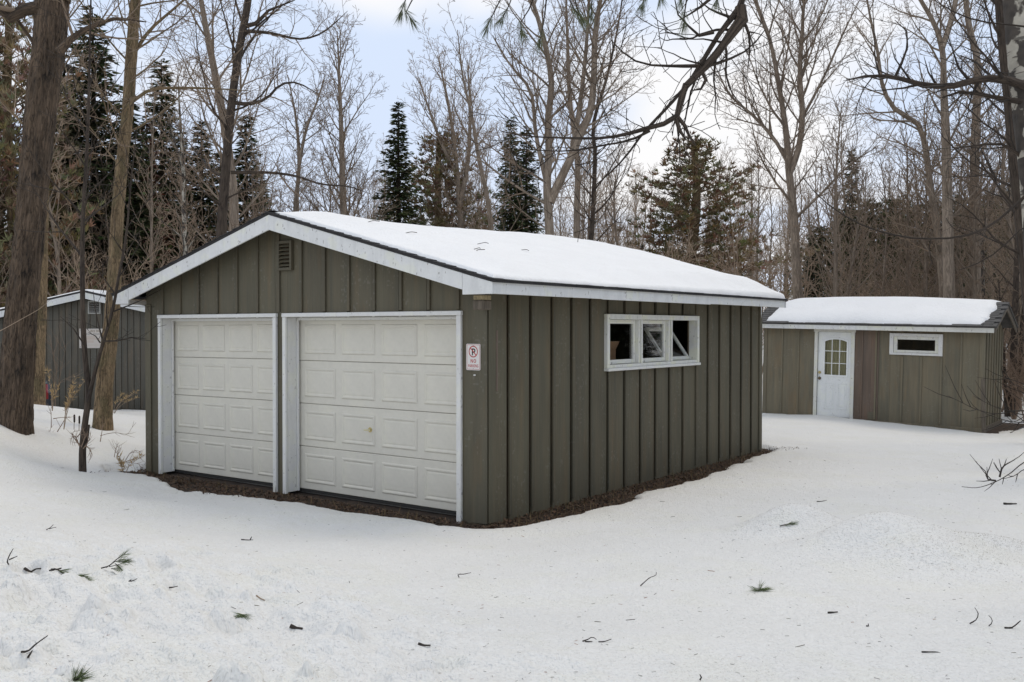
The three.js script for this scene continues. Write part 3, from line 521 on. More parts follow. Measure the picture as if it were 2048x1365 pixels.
// no parking sign on the garage corner
{
  const W = 0.185, Hs = 0.27, c = document.createElement('canvas'); c.width = 400; c.height = 584; const g = c.getContext('2d');
  g.fillStyle = '#d9d5cf'; g.fillRect(0, 0, 400, 584); g.strokeStyle = '#a33a33'; g.lineWidth = 9; g.strokeRect(24, 22, 352, 540);
  g.fillStyle = '#1d1a19'; g.font = 'bold 215px sans-serif'; g.textAlign = 'center'; g.textBaseline = 'middle'; g.fillText('P', 206, 180);
  g.strokeStyle = '#a8302b'; g.lineWidth = 23; g.beginPath(); g.arc(200, 172, 118, 0, Math.PI * 2); g.stroke(); g.beginPath(); g.moveTo(117, 89); g.lineTo(283, 255); g.stroke();
  g.fillStyle = '#a8302b'; g.font = 'bold 112px sans-serif'; g.fillText('NO', 200, 380); g.save(); g.translate(200, 490); g.scale(0.80, 1.08); g.font = 'bold 84px sans-serif'; g.fillText('PARKING', 0, 0); g.restore();
  const t = new THREE.CanvasTexture(c); t.colorSpace = THREE.SRGBColorSpace;
  const o = thing('no_parking_sign', 'white no parking sign with red ring screwed beside the garage door', 'sign', GC, GT);
  const sh = new THREE.Shape(), x0 = -W / 2, x1 = W / 2, y0 = -Hs / 2, y1 = Hs / 2, rr = 0.014;
  sh.moveTo(x0 + rr, y0); sh.lineTo(x1 - rr, y0); sh.absarc(x1 - rr, y0 + rr, rr, -Math.PI / 2, 0); sh.lineTo(x1, y1 - rr); sh.absarc(x1 - rr, y1 - rr, rr, 0, Math.PI / 2); sh.lineTo(x0 + rr, y1); sh.absarc(x0 + rr, y1 - rr, rr, Math.PI / 2, Math.PI); sh.lineTo(x0, y0 + rr); sh.absarc(x0 + rr, y0 + rr, rr, Math.PI, Math.PI * 1.5);
  const bg = new THREE.ExtrudeGeometry(sh, { depth: 0.002, bevelEnabled: false }), fg = new THREE.ShapeGeometry(sh, 6), uv = fg.attributes.uv, p = fg.attributes.position;
  for (let i = 0; i < uv.count; i++) uv.setXY(i, (p.getX(i) - x0) / W, (p.getY(i) - y0) / Hs);
  const q = obj('plate', bg, mat({ color: col(0.5, 0.3, 0.27), roughness: 0.5 }), o), f = obj('printed_face', fg, mat({ map: t, roughness: 0.45 }), o);
  q.position.set(-0.145, 1.705, 0.023); f.position.set(-0.145, 1.705, 0.0266);
  const sc = new THREE.SphereGeometry(0.006, 10, 6); sc.scale(1, 1, 0.5); for (const dy of [-0.12, 0.12]) obj('screw', sc, M.steel, o).position.set(-0.145, 1.705 + dy, 0.027);
  const hk = thing('wall_hook', 'tiny pale hook on the garage boards below the no parking sign', 'hook', GC, GT); const s2 = new THREE.SphereGeometry(0.012, 12, 8); s2.scale(1.3, 0.7, 0.8); obj('knob', s2, M.trim, hk).position.set(-0.125, 1.52, 0.03); const stg = new THREE.CylinderGeometry(0.004, 0.004, 0.02, 8); stg.rotateX(Math.PI / 2); obj('stem', stg, M.steel, hk).position.set(-0.125, 1.52, 0.022);
}
// things on the bench behind the garage window
{
  const bench = thing('workbench', 'rough timber bench inside the garage under the window', 'workbench', GC, GT);
  obj('bench_top', cbox(-0.75, -0.12, 1.50, 1.54, -4.9, -2.2), M.oldWood, bench);
  for (const [x, z] of [[-0.7, -2.3], [-0.7, -4.8], [-0.17, -2.3], [-0.17, -4.8]]) obj('leg', cbox(x - 0.04, x + 0.04, 0.014, 1.499, z - 0.04, z + 0.04), M.oldWood, bench);
  const tub = thing('plastic_tub', 'crumpled white plastic tub behind the left garage window pane', 'tub', GC, GT);
  const pr = [[0, 0], [0.13, 0], [0.17, 0.10], [0.175, 0.105], [0.165, 0.10], [0.15, 0.06]].map(([x, y]) => new THREE.Vector2(x, y)); const lg = new THREE.LatheGeometry(pr, 28); lg.scale(1, 0.95, 0.8); obj('tub_body', lg, M.trim, tub).position.set(-0.34, 1.545, -2.62);
  const lid = new Geo(); for (let k = 0; k < 14; k++) { const a = k / 14 * 6.283, b = (k + 1) / 14 * 6.283, f = q => V3(-0.34 + 0.14 * Math.cos(q), 1.65 + 0.03 * Math.sin(q * 3), -2.62 + 0.115 * Math.sin(q)); lid.tri(V3(-0.35, 1.735, -2.6), f(b), f(a)); } obj('crumpled_bag', lid.geo(), M.trim, tub);
  const cardM = mat({ color: col(0.28, 0.17, 0.09), roughness: 0.9 });
  const bx = thing('cardboard_box', 'open brown cardboard box behind the garage window', 'box', GC, GT); obj('box_body', cbox(-0.62, -0.30, 1.542, 1.72, -3.12, -2.85), cardM, bx); for (const [x, z, rz] of [[-0.62, -2.98, 0.6], [-0.30, -2.98, -0.5]]) { const f = obj('flap', new THREE.BoxGeometry(0.005, 0.13, 0.26), cardM, bx); f.position.set(x - Math.sin(rz) * 0.06, 1.775, z); f.rotation.z = rz; }
}

// ---------------------------------------------------------------- small storage shed
const shed = thing('storage_shed', 'small olive board and batten shed with white door and snow covered roof', 'shed', SC, ST); shed.rotation.z = -0.021;
{
  const fw = group('front_wall', shed), top = () => 2.26, DO = [2.80, 3.66];
  const mk = (s1, s0, m, yb = 0.0) => obj('board', prism([[-s1 + 0.0015, yb], [-s0 - 0.0015, yb], [-s0 - 0.0015, 2.26], [-s1 + 0.0015, 2.26]], -0.02, (Math.sin(s0 * 9)) * 0.002), m, fw);
  const WN = [0.86, 1.95, 1.67, 2.12];
  const cuts = [0, 0.46, 0.86, 1.28, 1.69, 1.95, 2.22];
  for (let i = 0; i < cuts.length - 1; i++) { const a = cuts[i], b = cuts[i + 1], inW = a >= 0.85 && b <= 1.96, m = M.shedSiding[i % 2]; if (!inW) mk(b, a, m); else { obj('board', prism([[-b + 0.0015, 0], [-a - 0.0015, 0], [-a - 0.0015, WN[2]], [-b + 0.0015, WN[2]]], -0.02, 0), m, fw); obj('board', prism([[-b + 0.0015, WN[3]], [-a - 0.0015, WN[3]], [-a - 0.0015, 2.26], [-b + 0.0015, 2.26]], -0.02, 0), m, fw); } }
  for (const [b, a] of [[2.38, 2.22], [2.58, 2.38], [2.80, 2.58]]) mk(b, a, M.shedBrown);
  for (const [b, a] of [[4.09, 3.66], [4.5, 4.09], [4.95, 4.5]]) mk(b, a, M.shedSiding[a > 4 ? 0 : 1]);
  for (const s of [0.46, 0.86, 1.28, 1.69, 2.27, 4.09, 4.5]) obj('batten', cbox(-s - 0.02, -s + 0.02, 0.13, s > 0.85 && s < 1.75 ? WN[2] - 0.06 : 2.24, 0.003, 0.022, 0.003), M.shedSiding[0], fw);
  for (const s of [2.22, 2.58]) obj('batten', cbox(-s - 0.016, -s + 0.016, 0.1, 2.24, 0.003, 0.02, 0.003), M.shedBrown, fw);
  obj('patch_board', cbox(-2.42, -2.24, 0.12, 0.30, 0.002, 0.012), M.shedSiding[1], fw);
  obj('corner_board', cbox(-0.09, 0.02, 0.0, 2.24, 0.003, 0.02, 0.003), M.shedSiding[0], fw); obj('corner_board', cbox(-SW - 0.02, -SW + 0.07, 0.0, 2.24, 0.003, 0.02, 0.003), M.shedSiding[1], fw);
  obj('skirt_board', cbox(-2.75, 0.02, 0.0, 0.11, 0.021, 0.045, 0.005), M.shedSiding[0], fw); 
  obj('sheathing', [cbox(-SW, -DO[1] - 0.03, 0, 2.26, -0.1, -0.022), cbox(-DO[0] + 0.03, -WN[1] - 0.0, 0, 2.26, -0.1, -0.022), cbox(-WN[1], -WN[0], 0, WN[2], -0.1, -0.022), cbox(-WN[1], -WN[0], WN[3], 2.26, -0.1, -0.022), cbox(-WN[0], 0, 0, 2.26, -0.1, -0.022)], M.inner, fw);
  // window
  const wn = group('window', shed);
  obj('frame', [cbox(-WN[1] - 0.02, -WN[1] + 0.065, WN[2] - 0.02, WN[3] + 0.02, -0.06, 0.045), cbox(-WN[0] - 0.065, -WN[0] + 0.02, WN[2] - 0.02, WN[3] + 0.02, -0.06, 0.045), cbox(-WN[1] + 0.0655, -WN[0] - 0.0655, WN[3] - 0.05, WN[3] + 0.02, -0.06, 0.045), cbox(-WN[1] + 0.0655, -WN[0] - 0.0655, WN[2] - 0.02, WN[2] + 0.03, -0.06, 0.045)], M.trim, wn);
  obj('sash', [cbox(-WN[1] + 0.067, -WN[1] + 0.14, WN[2] + 0.033, WN[3] - 0.052, -0.05, 0.015), cbox(-WN[0] - 0.14, -WN[0] - 0.067, WN[2] + 0.033, WN[3] - 0.052, -0.05, 0.015), cbox(-WN[1] + 0.1405, -WN[0] - 0.1405, WN[3] - 0.12, WN[3] - 0.052, -0.05, 0.015), cbox(-WN[1] + 0.1405, -WN[0] - 0.1405, WN[2] + 0.033, WN[2] + 0.09, -0.05, 0.015)], M.oldTrim, wn);
  obj('pane', cbox(-WN[1] + 0.135, -WN[0] - 0.135, WN[2] + 0.085, WN[3] - 0.115, -0.022, -0.018), M.glass, wn);
  // door
  const dr = group('door', shed), x0 = -3.62, x1 = -2.84, y0 = 0.12, y1 = 2.13, gx0 = -3.47, gx1 = -2.93, gy0 = 1.10, gy1 = 1.92;
  const arch = (in_) => { const p = [[gx0 + in_, gy0 + in_], [gx1 - in_, gy0 + in_]]; for (let k = 0; k <= 12; k++) { const t = k / 12, x = lerp(gx1 - in_, gx0 + in_, t); p.push([x, gy1 - in_ + 0.055 * (1 - (2 * t - 1) ** 2)]); } return p; };
  const slab = new THREE.Shape([[x0, y0], [x1, y0], [x1, y1], [x0, y1]].map(p => new THREE.Vector2(...p))); slab.holes.push(new THREE.Path(arch(0).map(p => new THREE.Vector2(...p)).reverse()));
  const dg = new THREE.ExtrudeGeometry(slab, { depth: 0.04, bevelEnabled: false }); dg.translate(0, 0, -0.055); obj('door_leaf', dg, M.shedDoor, dr);
  const rim = new THREE.Shape(arch(-0.022).map(p => new THREE.Vector2(...p))); rim.holes.push(new THREE.Path(arch(0.012).map(p => new THREE.Vector2(...p)).reverse()));
  const rg = new THREE.ExtrudeGeometry(rim, { depth: 0.012, bevelEnabled: true, bevelSize: 0.003, bevelThickness: 0.003, bevelSegments: 1 }); rg.translate(0, 0, -0.014); obj('glass_rim', rg, M.shedDoor, dr);
  const mw = (gx1 - gx0) / 3, mh = (gy1 + 0.05 - gy0) / 3;
  for (let k = 1; k < 3; k++) { const gxm = gx0 + mw * k; obj('muntin', cbox(gxm - 0.008, gxm + 0.008, gy0 + 0.012, gy1 + 0.035, -0.026, -0.006, 0.002), M.shedDoor, dr); const gym = gy0 + mh * k; obj('muntin', cbox(gx0 + 0.012, gx1 - 0.012, gym - 0.008, gym + 0.008, -0.0255, -0.0065, 0.002), M.shedDoor, dr); }
  obj('pane', prism(arch(0.002), -0.036, -0.033), M.glass, dr);
  for (const px of [-3.43, -3.135]) { const f = obj('door_panel', [cbox(px, px + 0.21, 0.30, 0.32, -0.0145, -0.006), cbox(px, px + 0.21, 0.90, 0.92, -0.0145, -0.006), cbox(px, px + 0.02, 0.3205, 0.8995, -0.0145, -0.006), cbox(px + 0.19, px + 0.21, 0.3205, 0.8995, -0.0145, -0.006), cbox(px + 0.045, px + 0.165, 0.365, 0.855, -0.0145, -0.007, 0.006)], M.shedDoor, dr); }
  for (const [y, r, m] of [[1.16, 0.028, M.brass], [1.02, 0.032, mat({ color: col(0.16, 0.12, 0.07), metalness: 0.7, roughness: 0.5 })]]) { const k = new THREE.SphereGeometry(r, 16, 12); k.scale(1, 1, 0.8); obj('knob', k, m, dr).position.set(-3.57, y, 0.02); const c = new THREE.CylinderGeometry(r * 1.15, r * 1.2, 0.008, 18); c.rotateX(Math.PI / 2); obj('rose', c, m, dr).position.set(-3.57, y, -0.008); }
  obj('casing', [cbox(-3.70, -3.622, -0.02, 2.2, 0.003, 0.03), cbox(-2.838, -2.755, -0.06, 2.2, 0.003, 0.03)], M.oldTrim, dr); obj('head_casing', cbox(-3.72, -2.735, 2.135, 2.2, 0.004, 0.034), M.oldTrim, dr);
  obj('threshold', cbox(-3.64, -2.82, 0.065, 0.115, -0.06, 0.05), M.oldWood, dr);
  // curtain: folds of dull green cloth behind the glass
  const N = 60, C = [], I = [], U = []; for (let i = 0; i <= N; i++) for (const y of [1.0, 2.06]) { C.push(lerp(gx0 - 0.04, gx1 + 0.04, i / N), y, -0.10 + 0.018 * Math.sin(i * 0.95) + 0.01 * Math.sin(i * 2.3 + 1)); U.push(i / N, y); } for (let i = 0; i < N; i++) { const a = i * 2; I.push(a, a + 2, a + 1, a + 1, a + 2, a + 3); }
  const cg = new THREE.BufferGeometry(); cg.setAttribute('position', new THREE.Float32BufferAttribute(C, 3)); cg.setAttribute('uv', new THREE.Float32BufferAttribute(U, 2)); cg.setIndex(I); cg.computeVertexNormals(); obj('curtain', cg, mat({ color: col(0.34, 0.32, 0.19), side: THREE.DoubleSide, roughness: 0.95 }), dr);
  // right gable wall, left and rear walls
  const yr = z => 2.24 + 0.385 * (1.15 - Math.abs(z + 1.15));
  const rw = group('gable_wall', shed); rw.rotation.y = Math.PI / 2;
  const gt = x => yr(-x) - 0.02; gt.ridge = 1.15; boards(rw, 0.0, SD, 0.31, 0.2, 0.1, gt, -0.02, 0, M.shedSiding, 19);
  for (let x = 0.2; x < SD; x += 0.31) obj('batten', cbox(x - 0.02, x + 0.02, 0.14, gt(x) - 0.03, 0.003, 0.022, 0.003), M.shedSiding[1], rw);
  obj('skirt_board', [cbox(0, SD, 0.0, 0.09, 0.003, 0.035, 0.004), cbox(0, SD, 0.092, 0.13, 0.003, 0.028, 0.004)], M.oldWood, rw); obj('sheathing', prism([[0, 0], [SD, 0], [SD, 2.22], [1.15, 2.66], [0, 2.22]], -0.08, -0.022), M.inner, rw);
  const lg = prism([[0, 0], [SD, 0], [SD, 2.22], [1.15, 2.66], [0, 2.22]], 0, 0.08); const lw = obj('left_wall', lg, M.shedSiding[0], shed); lw.rotation.y = Math.PI / 2; lw.position.x = -SW;
  obj('rear_wall', cbox(-SW + 0.08, -0.08, 0, 2.24, -SD, -SD + 0.06), M.shedSiding[1], shed); obj('floor_boards', cbox(-SW + 0.08, -0.1, 0.0, 0.05, -SD + 0.07, -0.1), M.oldWood, shed);
  // roof
  const rf = group('roof', shed), xr = 0.27, xl = -SW - 0.22, top2 = z => 2.88 - 0.385 * Math.abs(z + 1.15);
  for (const [za, zb] of [[0.26, -1.15], [-2.56, -1.15]]) { const g = prism([[-za, top2(za)], [-zb, 2.88], [-zb, 2.84], [-za, top2(za) - 0.04]], xl, xr); g.rotateY(Math.PI / 2); obj('roof_deck', g, M.oldShingle, rf); }
  const ra = Math.atan(0.385), r = rngOf(99);
  const tabG = [0.30, 0.26, 0.33].map(w => cbox(-w / 2, w / 2, 0, 0.012, -0.01, 0.17, 0.002));
  for (let k = 0; k < 11; k++) { const q = 0.03 + k * 0.138; for (const [x0_, n] of [[xr - 0.02, 3], [xl + 0.02, 3]]) for (let j = 0; j < n; j++) { const m = obj('shingle', tabG[(k + j) % 3], M.oldShingle, rf), sg = x0_ > 0 ? -1 : 1; m.position.set(x0_ + sg * (0.14 + j * 0.305 + (k % 2) * 0.1 - 0.03) + (r() - 0.5) * 0.01, 2.884 - q * Math.sin(ra), -1.15 + q * Math.cos(ra)); m.rotation.x = ra - 0.055; m.rotation.y = (r() - 0.5) * 0.02; } }
  for (let k = 0; k < 17; k++) { const m = obj('shingle', tabG[k % 3], M.oldShingle, rf); m.position.set(xl + 0.2 + k * 0.305, 2.38 + (r() - 0.5) * 0.006, 0.12 + (r() - 0.5) * 0.012); m.rotation.x = ra - 0.03; }
  let x = xl + 0.01; for (const [w, m] of [[2.75, M.fascia], [1.0, M.oldTrim], [1.63, M.oldTrim]]) { obj('eave_board', cbox(x + 0.002, x + w, 2.195, 2.325, 0.225, 0.25, 0.004), m, rf); x += w; }
  for (const s of [1, -1]) { const f = z => -1.15 + s * z, g = prism([[-f(0), 2.83], [-f(1.40), 2.29], [-f(1.40), 2.19], [-f(0), 2.70]], xr - 0.05, xr - 0.025); g.rotateY(Math.PI / 2); obj('rake_board', g, M.oldWood, rf); }
  for (const s of [1, -1]) { const f = z => -1.15 + s * z, g = prism([[-f(0), 2.83], [-f(1.40), 2.29], [-f(1.40), 2.19], [-f(0), 2.70]], xl + 0.025, xl + 0.05); g.rotateY(Math.PI / 2); obj('rake_board', g, M.oldWood, rf); }
  obj('soffit', cbox(xl + 0.05, xr - 0.05, 2.235, 2.245, 0.0, 0.224), M.inner, rf);
  // snow
  const sn = snowBlanket('roof_snow', 'deep rounded snow lying on the small shed roof', null, 170, 90, (i, j) => {
    const X = xl + 0.05 + (xr - xl - 0.1) * i, z = -2.54 + 2.78 * j, st = Math.floor(z / 0.138) * 0.037, ed = (fbm(X * 3, z * 3, 511, 3) - 0.5) * 0.12;
    const dn = 0.24 - z + ed * 0.3 - 0.03 * 0, up = z + 2.54, R = xr - 0.13 - (z + 1.15) * 0.12 - X + ed + (hash2(0, Math.floor((z + 9) / 0.138), 5) - 0.5) * 0.07, L = X - (xl + 0.10 + Math.max(0, z + 1.15) * 0.0) + ed - 0.18;
    const rd = (q, w) => { const k = clamp(q / w); return Math.sqrt(k * (2 - k)); };
    const k = Math.min(rd(dn, 0.45), rd(up, 0.45), rd(R, 0.22), rd(L, 0.5)), th = 0.085 + 0.06 * (fbm(X * 0.7, z * 0.8, 513, 3) - 0.4) + 0.06 * Math.sin(clamp((X - xl) / 5) * 3.1);
    return [X, 2.885 - 0.385 * Math.sqrt((z + 1.15) ** 2 + 0.02) + 0.02 - 0.045 + (th + 0.035) * k, z];
  }); sn.position.set(...SC); sn.rotation.y = ST; sn.rotation.z = -0.021;
  const post = obj('weathered_plank', cbox(-0.04, 0.04, -0.15, 1.2, -0.02, 0.02, 0.005), M.oldWood); post.position.set(SC[0] + 0.015, SC[1], SC[2] + 0.05); post.rotation.set(-0.03, ST, 0.01); tag(post, 'weathered grey plank leaning at the corner of the small shed', 'plank');
}
// ---------------------------------------------------------------- far gabled outbuilding
{
  const o = thing('outbuilding', 'grey brown gabled outbuilding with grooved siding behind the leafless trees', 'outbuilding', LC, 0);
  const fw = group('front_wall', o), top = x => 3.02 - 0.225 * Math.abs(x) - 0.02; top.ridge = 0;
  boards(fw, -LH, LH, 0.166, -LH + 0.166, 0.05, top, -0.018, 0, M.farSiding, 41, [], 0.016, [0.03, 0.31, 2.61, 2.90]);
  obj('sheathing', prismHole([[-LH, 0], [LH, 0], [LH, 2.28], [0, 2.98], [-LH, 2.28]], [0.03, 0.31, 2.61, 2.90], -0.12, -0.05), M.inner, fw);
  obj('side_wall', [cbox(-LH, -LH + 0.1, 0, 2.28, -LD + 0.1, -0.1), cbox(LH - 0.1, LH, 0, 2.28, -LD + 0.1, -0.1)], M.farSiding[0], o); obj('rear_wall', prism([[-LH, 0], [LH, 0], [LH, 2.28], [0, 2.98], [-LH, 2.28]], -LD, -LD + 0.1), M.farSiding[1], o);
  const rf = group('roof', o); for (const s of [1, -1]) { obj('roof_deck', prism([[0, 3.2], [s * 3.4, 3.2 - 0.765], [s * 3.4, 3.15 - 0.765], [0, 3.15]], -LD - 0.25, 0.26), M.shingle, rf); obj('rake_board', prism([[0, 3.148], [s * 3.4, 3.148 - 0.765], [s * 3.4, 2.985 - 0.765], [0, 2.985]], 0.23, 0.255), M.fascia, rf); }
  const vt = group('gable_vent', o), v0 = 0.0, v1 = 0.34, y0 = 2.58, y1 = 2.93;
  obj('frame', [cbox(v0, v0 + 0.035, y0, y1, 0.005, 0.04), cbox(v1 - 0.035, v1, y0, y1, 0.005, 0.04), cbox(v0 + 0.0355, v1 - 0.0355, y0, y0 + 0.035, 0.005, 0.04), cbox(v0 + 0.0355, v1 - 0.0355, y1 - 0.035, y1, 0.005, 0.04)], mat({ color: col(0.4, 0.39, 0.35) }), vt);
  const sg = cbox(-0.13, 0.13, -0.003, 0.003, -0.022, 0.022, 0.001), sm = mat({ color: col(0.3, 0.28, 0.25) }); for (let k = 0; k < 6; k++) { const s = obj('slat', sg, sm, vt); s.position.set(0.17, y0 + 0.06 + k * 0.047, 0.026); s.rotation.x = 0.65; }
  const sn = snowBlanket('roof_snow', 'snow lying on the far gabled outbuilding roof', null, 60, 40, (i, j) => { const x = -3.36 + 6.72 * i, z = 0.2 - j * (LD + 0.4), rd = (q, w) => { const k = clamp(q / w); return Math.sqrt(k * (2 - k)); }; const k = Math.min(rd(3.36 - Math.abs(x), 0.2), rd(0.2 - z, 0.25), rd(z + LD + 0.2, 0.25)); return [x, 3.2 - 0.225 * Math.sqrt(x * x + 0.01) - 0.02 + (0.09 + 0.03 * (fbm(x, z, 521, 2) - 0.5)) * k, z]; }); sn.position.set(...LC);
  // notice board on its wall
  const c = document.createElement('canvas'); c.width = 520; c.height = 400; const g = c.getContext('2d'); g.fillStyle = '#cfc6bc'; g.fillRect(0, 0, 520, 400); g.textAlign = 'center';
  g.fillStyle = '#8d7a63'; g.font = 'italic bold 62px serif'; g.fillText('Bet Me', 330, 66); g.fillStyle = '#8f8a86'; g.font = 'bold 60px serif'; g.fillText('Nature Destina', 290, 128);
  g.fillStyle = '#c3ab98'; g.fillRect(20, 205, 480, 14); g.fillStyle = '#c9bbae'; g.fillRect(150, 150, 180, 60); g.fillRect(140, 240, 160, 50); g.fillStyle = '#bfb5ab'; g.fillRect(60, 330, 420, 6); g.fillRect(60, 352, 420, 5); g.fillStyle = '#6d6259'; for (const y of [24, 376]) for (const x of [18, 502]) { g.beginPath(); g.arc(x, y, 8, 0, 7); g.fill(); }
  const t = new THREE.CanvasTexture(c); t.colorSpace = THREE.SRGBColorSpace;
  const s = thing('notice_board', 'weathered white notice with faded lettering on the far outbuilding', 'sign', LC); obj('board', cbox(-0.24, 0.43, 1.67, 2.19, 0.006, 0.018), mat({ color: col(0.5, 0.48, 0.44) }), s); const pg = new THREE.PlaneGeometry(0.664, 0.514); obj('printed_face', pg, mat({ map: t, roughness: 0.7 }), s).position.set(0.095, 1.93, 0.0205);
}
// ---------------------------------------------------------------- parked car, its tail shows past the trees
{
  const p = at(97, 800, 19.6), gy = -0.14, ca = -1.02, o = thing('parked_car', 'dark blue parked car with red tail light behind the tree trunks', 'car', [p.x + 1.68 * Math.sin(ca), gy, p.z + 1.68 * Math.cos(ca)], ca);
  const paint = new THREE.MeshPhysicalMaterial({ color: col(0.012, 0.018, 0.028), roughness: 0.35, clearcoat: 1, clearcoatRoughness: 0.1 });
  // side outline, rear at x = 0, nose at -4.4
  const body = [[-0.04, 0.34], [0.0, 0.5], [-0.02, 0.78], [-0.10, 0.98], [-0.5, 1.03], [-3.0, 0.98], [-4.1, 0.80], [-4.38, 0.62], [-4.38, 0.36], [-4.1, 0.26], [-3.85, 0.26], [-3.8, 0.42], [-3.62, 0.58], [-3.42, 0.62], [-3.22, 0.58], [-3.04, 0.42], [-3.0, 0.26], [-1.2, 0.26], [-1.15, 0.42], [-0.97, 0.58], [-0.77, 0.62], [-0.57, 0.58], [-0.40, 0.42], [-0.35, 0.28]];
  const bs = new THREE.Shape(body.map(q => new THREE.Vector2(...q))), bg = new THREE.ExtrudeGeometry(bs, { depth: 1.62, bevelEnabled: true, bevelSize: 0.04, bevelOffset: -0.04, bevelThickness: 0.06, bevelSegments: 3 }); bg.translate(0, 0, -1.68); obj('body', bg, paint, o);
  const cabS = new THREE.Shape([[-0.10, 0.97], [-0.22, 1.16], [-0.55, 1.40], [-1.0, 1.46], [-2.0, 1.44], [-2.95, 0.98]].map(q => new THREE.Vector2(...q))), cg = new THREE.ExtrudeGeometry(cabS, { depth: 1.3, bevelEnabled: true, bevelSize: 0.03, bevelThickness: 0.08, bevelSegments: 3 }); cg.translate(0, 0, -1.52); obj('cabin', cg, paint, o);
  const gm = mat({ color: col(0.02, 0.022, 0.025), roughness: 0.1 });
  for (const q of [[[-0.62, 1.06], [-0.62, 1.33], [-1.0, 1.39], [-1.5, 1.39], [-1.5, 1.06]], [[-1.58, 1.06], [-1.58, 1.39], [-1.98, 1.37], [-2.6, 1.06]]]) obj('window', prism(q, -0.142, -0.132), gm, o);
  for (const [za, zb] of [[-0.30, -0.012], [-1.672, -1.38]]) obj('tail_light', prism([[0.02, 0.66], [0.012, 0.80], [-0.06, 0.97], [-0.17, 0.97], [-0.12, 0.66]], za, zb, 0.01), new THREE.MeshPhysicalMaterial({ color: col(0.22, 0.012, 0.014), roughness: 0.2, clearcoat: 1 }), o);
  obj('bumper', cbox(-0.32, 0.045, 0.34, 0.55, -1.66, -0.02, 0.05), mat({ color: col(0.03, 0.033, 0.037), roughness: 0.6 }), o);
  for (const wx of [-0.77, -3.42]) for (const z of [-0.2, -1.55]) { const w = group('wheel', o); const tg = new THREE.TorusGeometry(0.245, 0.085, 12, 28); tg.scale(1, 1, 1.2); const ty = obj('tyre', tg, mat({ color: col(0.02, 0.02, 0.02), roughness: 0.9 }), w), rg = new THREE.CylinderGeometry(0.2, 0.2, 0.12, 24); rg.rotateX(Math.PI / 2); const rm = obj('rim', rg, mat({ color: col(0.3, 0.31, 0.33), metalness: 0.8, roughness: 0.4 }), w); w.position.set(wx, 0.325, z); }
}

// ---------------------------------------------------------------- trees
function smooth(pts, step) { const c = new THREE.CatmullRomCurve3(pts, false, 'centripetal'), n = Math.max(2, Math.ceil(c.getLength() / step)); return c.getSpacedPoints(n); }
const lerpR = (r, t) => { const k = t * (r.length - 1), i = Math.min(r.length - 2, Math.floor(k)); return lerp(r[i], r[i + 1], k - i); };
function perp(d, a) { const n = V3(1, 0, 0); if (Math.abs(d.x) > 0.8) n.set(0, 0, 1); n.addScaledVector(d, -n.dot(d)).normalize(); const b = V3().crossVectors(d, n); return n.multiplyScalar(Math.cos(a)).addScaledVector(b, Math.sin(a)); }
// one branch and all that grows on it
function branch(G, C, rng, p, dir, len, r, lvl, o) {
  const seg = [0.5, 0.32, 0.22, 0.16, 0.14][lvl] * (o.segK ?? 1), n = Math.max(2, Math.min(14, Math.round(len / seg))), pts = [p.clone()], rad = [r], dirs = [dir.clone()];
  const d = dir.clone(), q = p.clone(), wob = (o.wob ?? 0.12) * (lvl > 1 ? 1.25 : 1);
  for (let i = 1; i <= n; i++) {
    d.x += (rng() - 0.5) * 2 * wob; d.y += (rng() - 0.5) * 2 * wob + (o.up ?? 0.06); d.z += (rng() - 0.5) * 2 * wob; d.normalize();
    q.addScaledVector(d, len / n); pts.push(q.clone()); rad.push(Math.max(o.tip, r * (1 - 0.85 * i / n))); dirs.push(d.clone());
  }
  (lvl <= 1 ? G : C).tube(pts, rad, lvl === 1 ? 6 : lvl === 2 ? 4 : 3);
  if (lvl >= o.levels) return;
  const sp = o.spacing[lvl - 1], k = Math.max(1, Math.round(len / sp * (0.8 + 0.4 * rng())));
  let az = rng() * 6.28;
  for (let i = 0; i < k; i++) {
    const t = 0.18 + 0.8 * (i + rng() * 0.8) / k, f = Math.min(n - 1, Math.floor(t * n)), fr = t * n - f;
    const pos = pts[f].clone().lerp(pts[f + 1], clamp(fr)); az += 2.4 + (rng() - 0.5) * 0.9;
    const an = (o.ang ?? 0.75) * (0.75 + 0.5 * rng()), nd = dirs[f].clone().multiplyScalar(Math.cos(an)).addScaledVector(perp(dirs[f], az), Math.sin(an)).normalize();
    const nl = Math.max(0.16, len * (0.28 + 0.34 * rng()) * (1.08 - 0.62 * t));
    branch(G, C, rng, pos, nd, nl, Math.max(o.tip, lerpR(rad, t) * 0.62), lvl + 1, o);
  }
}
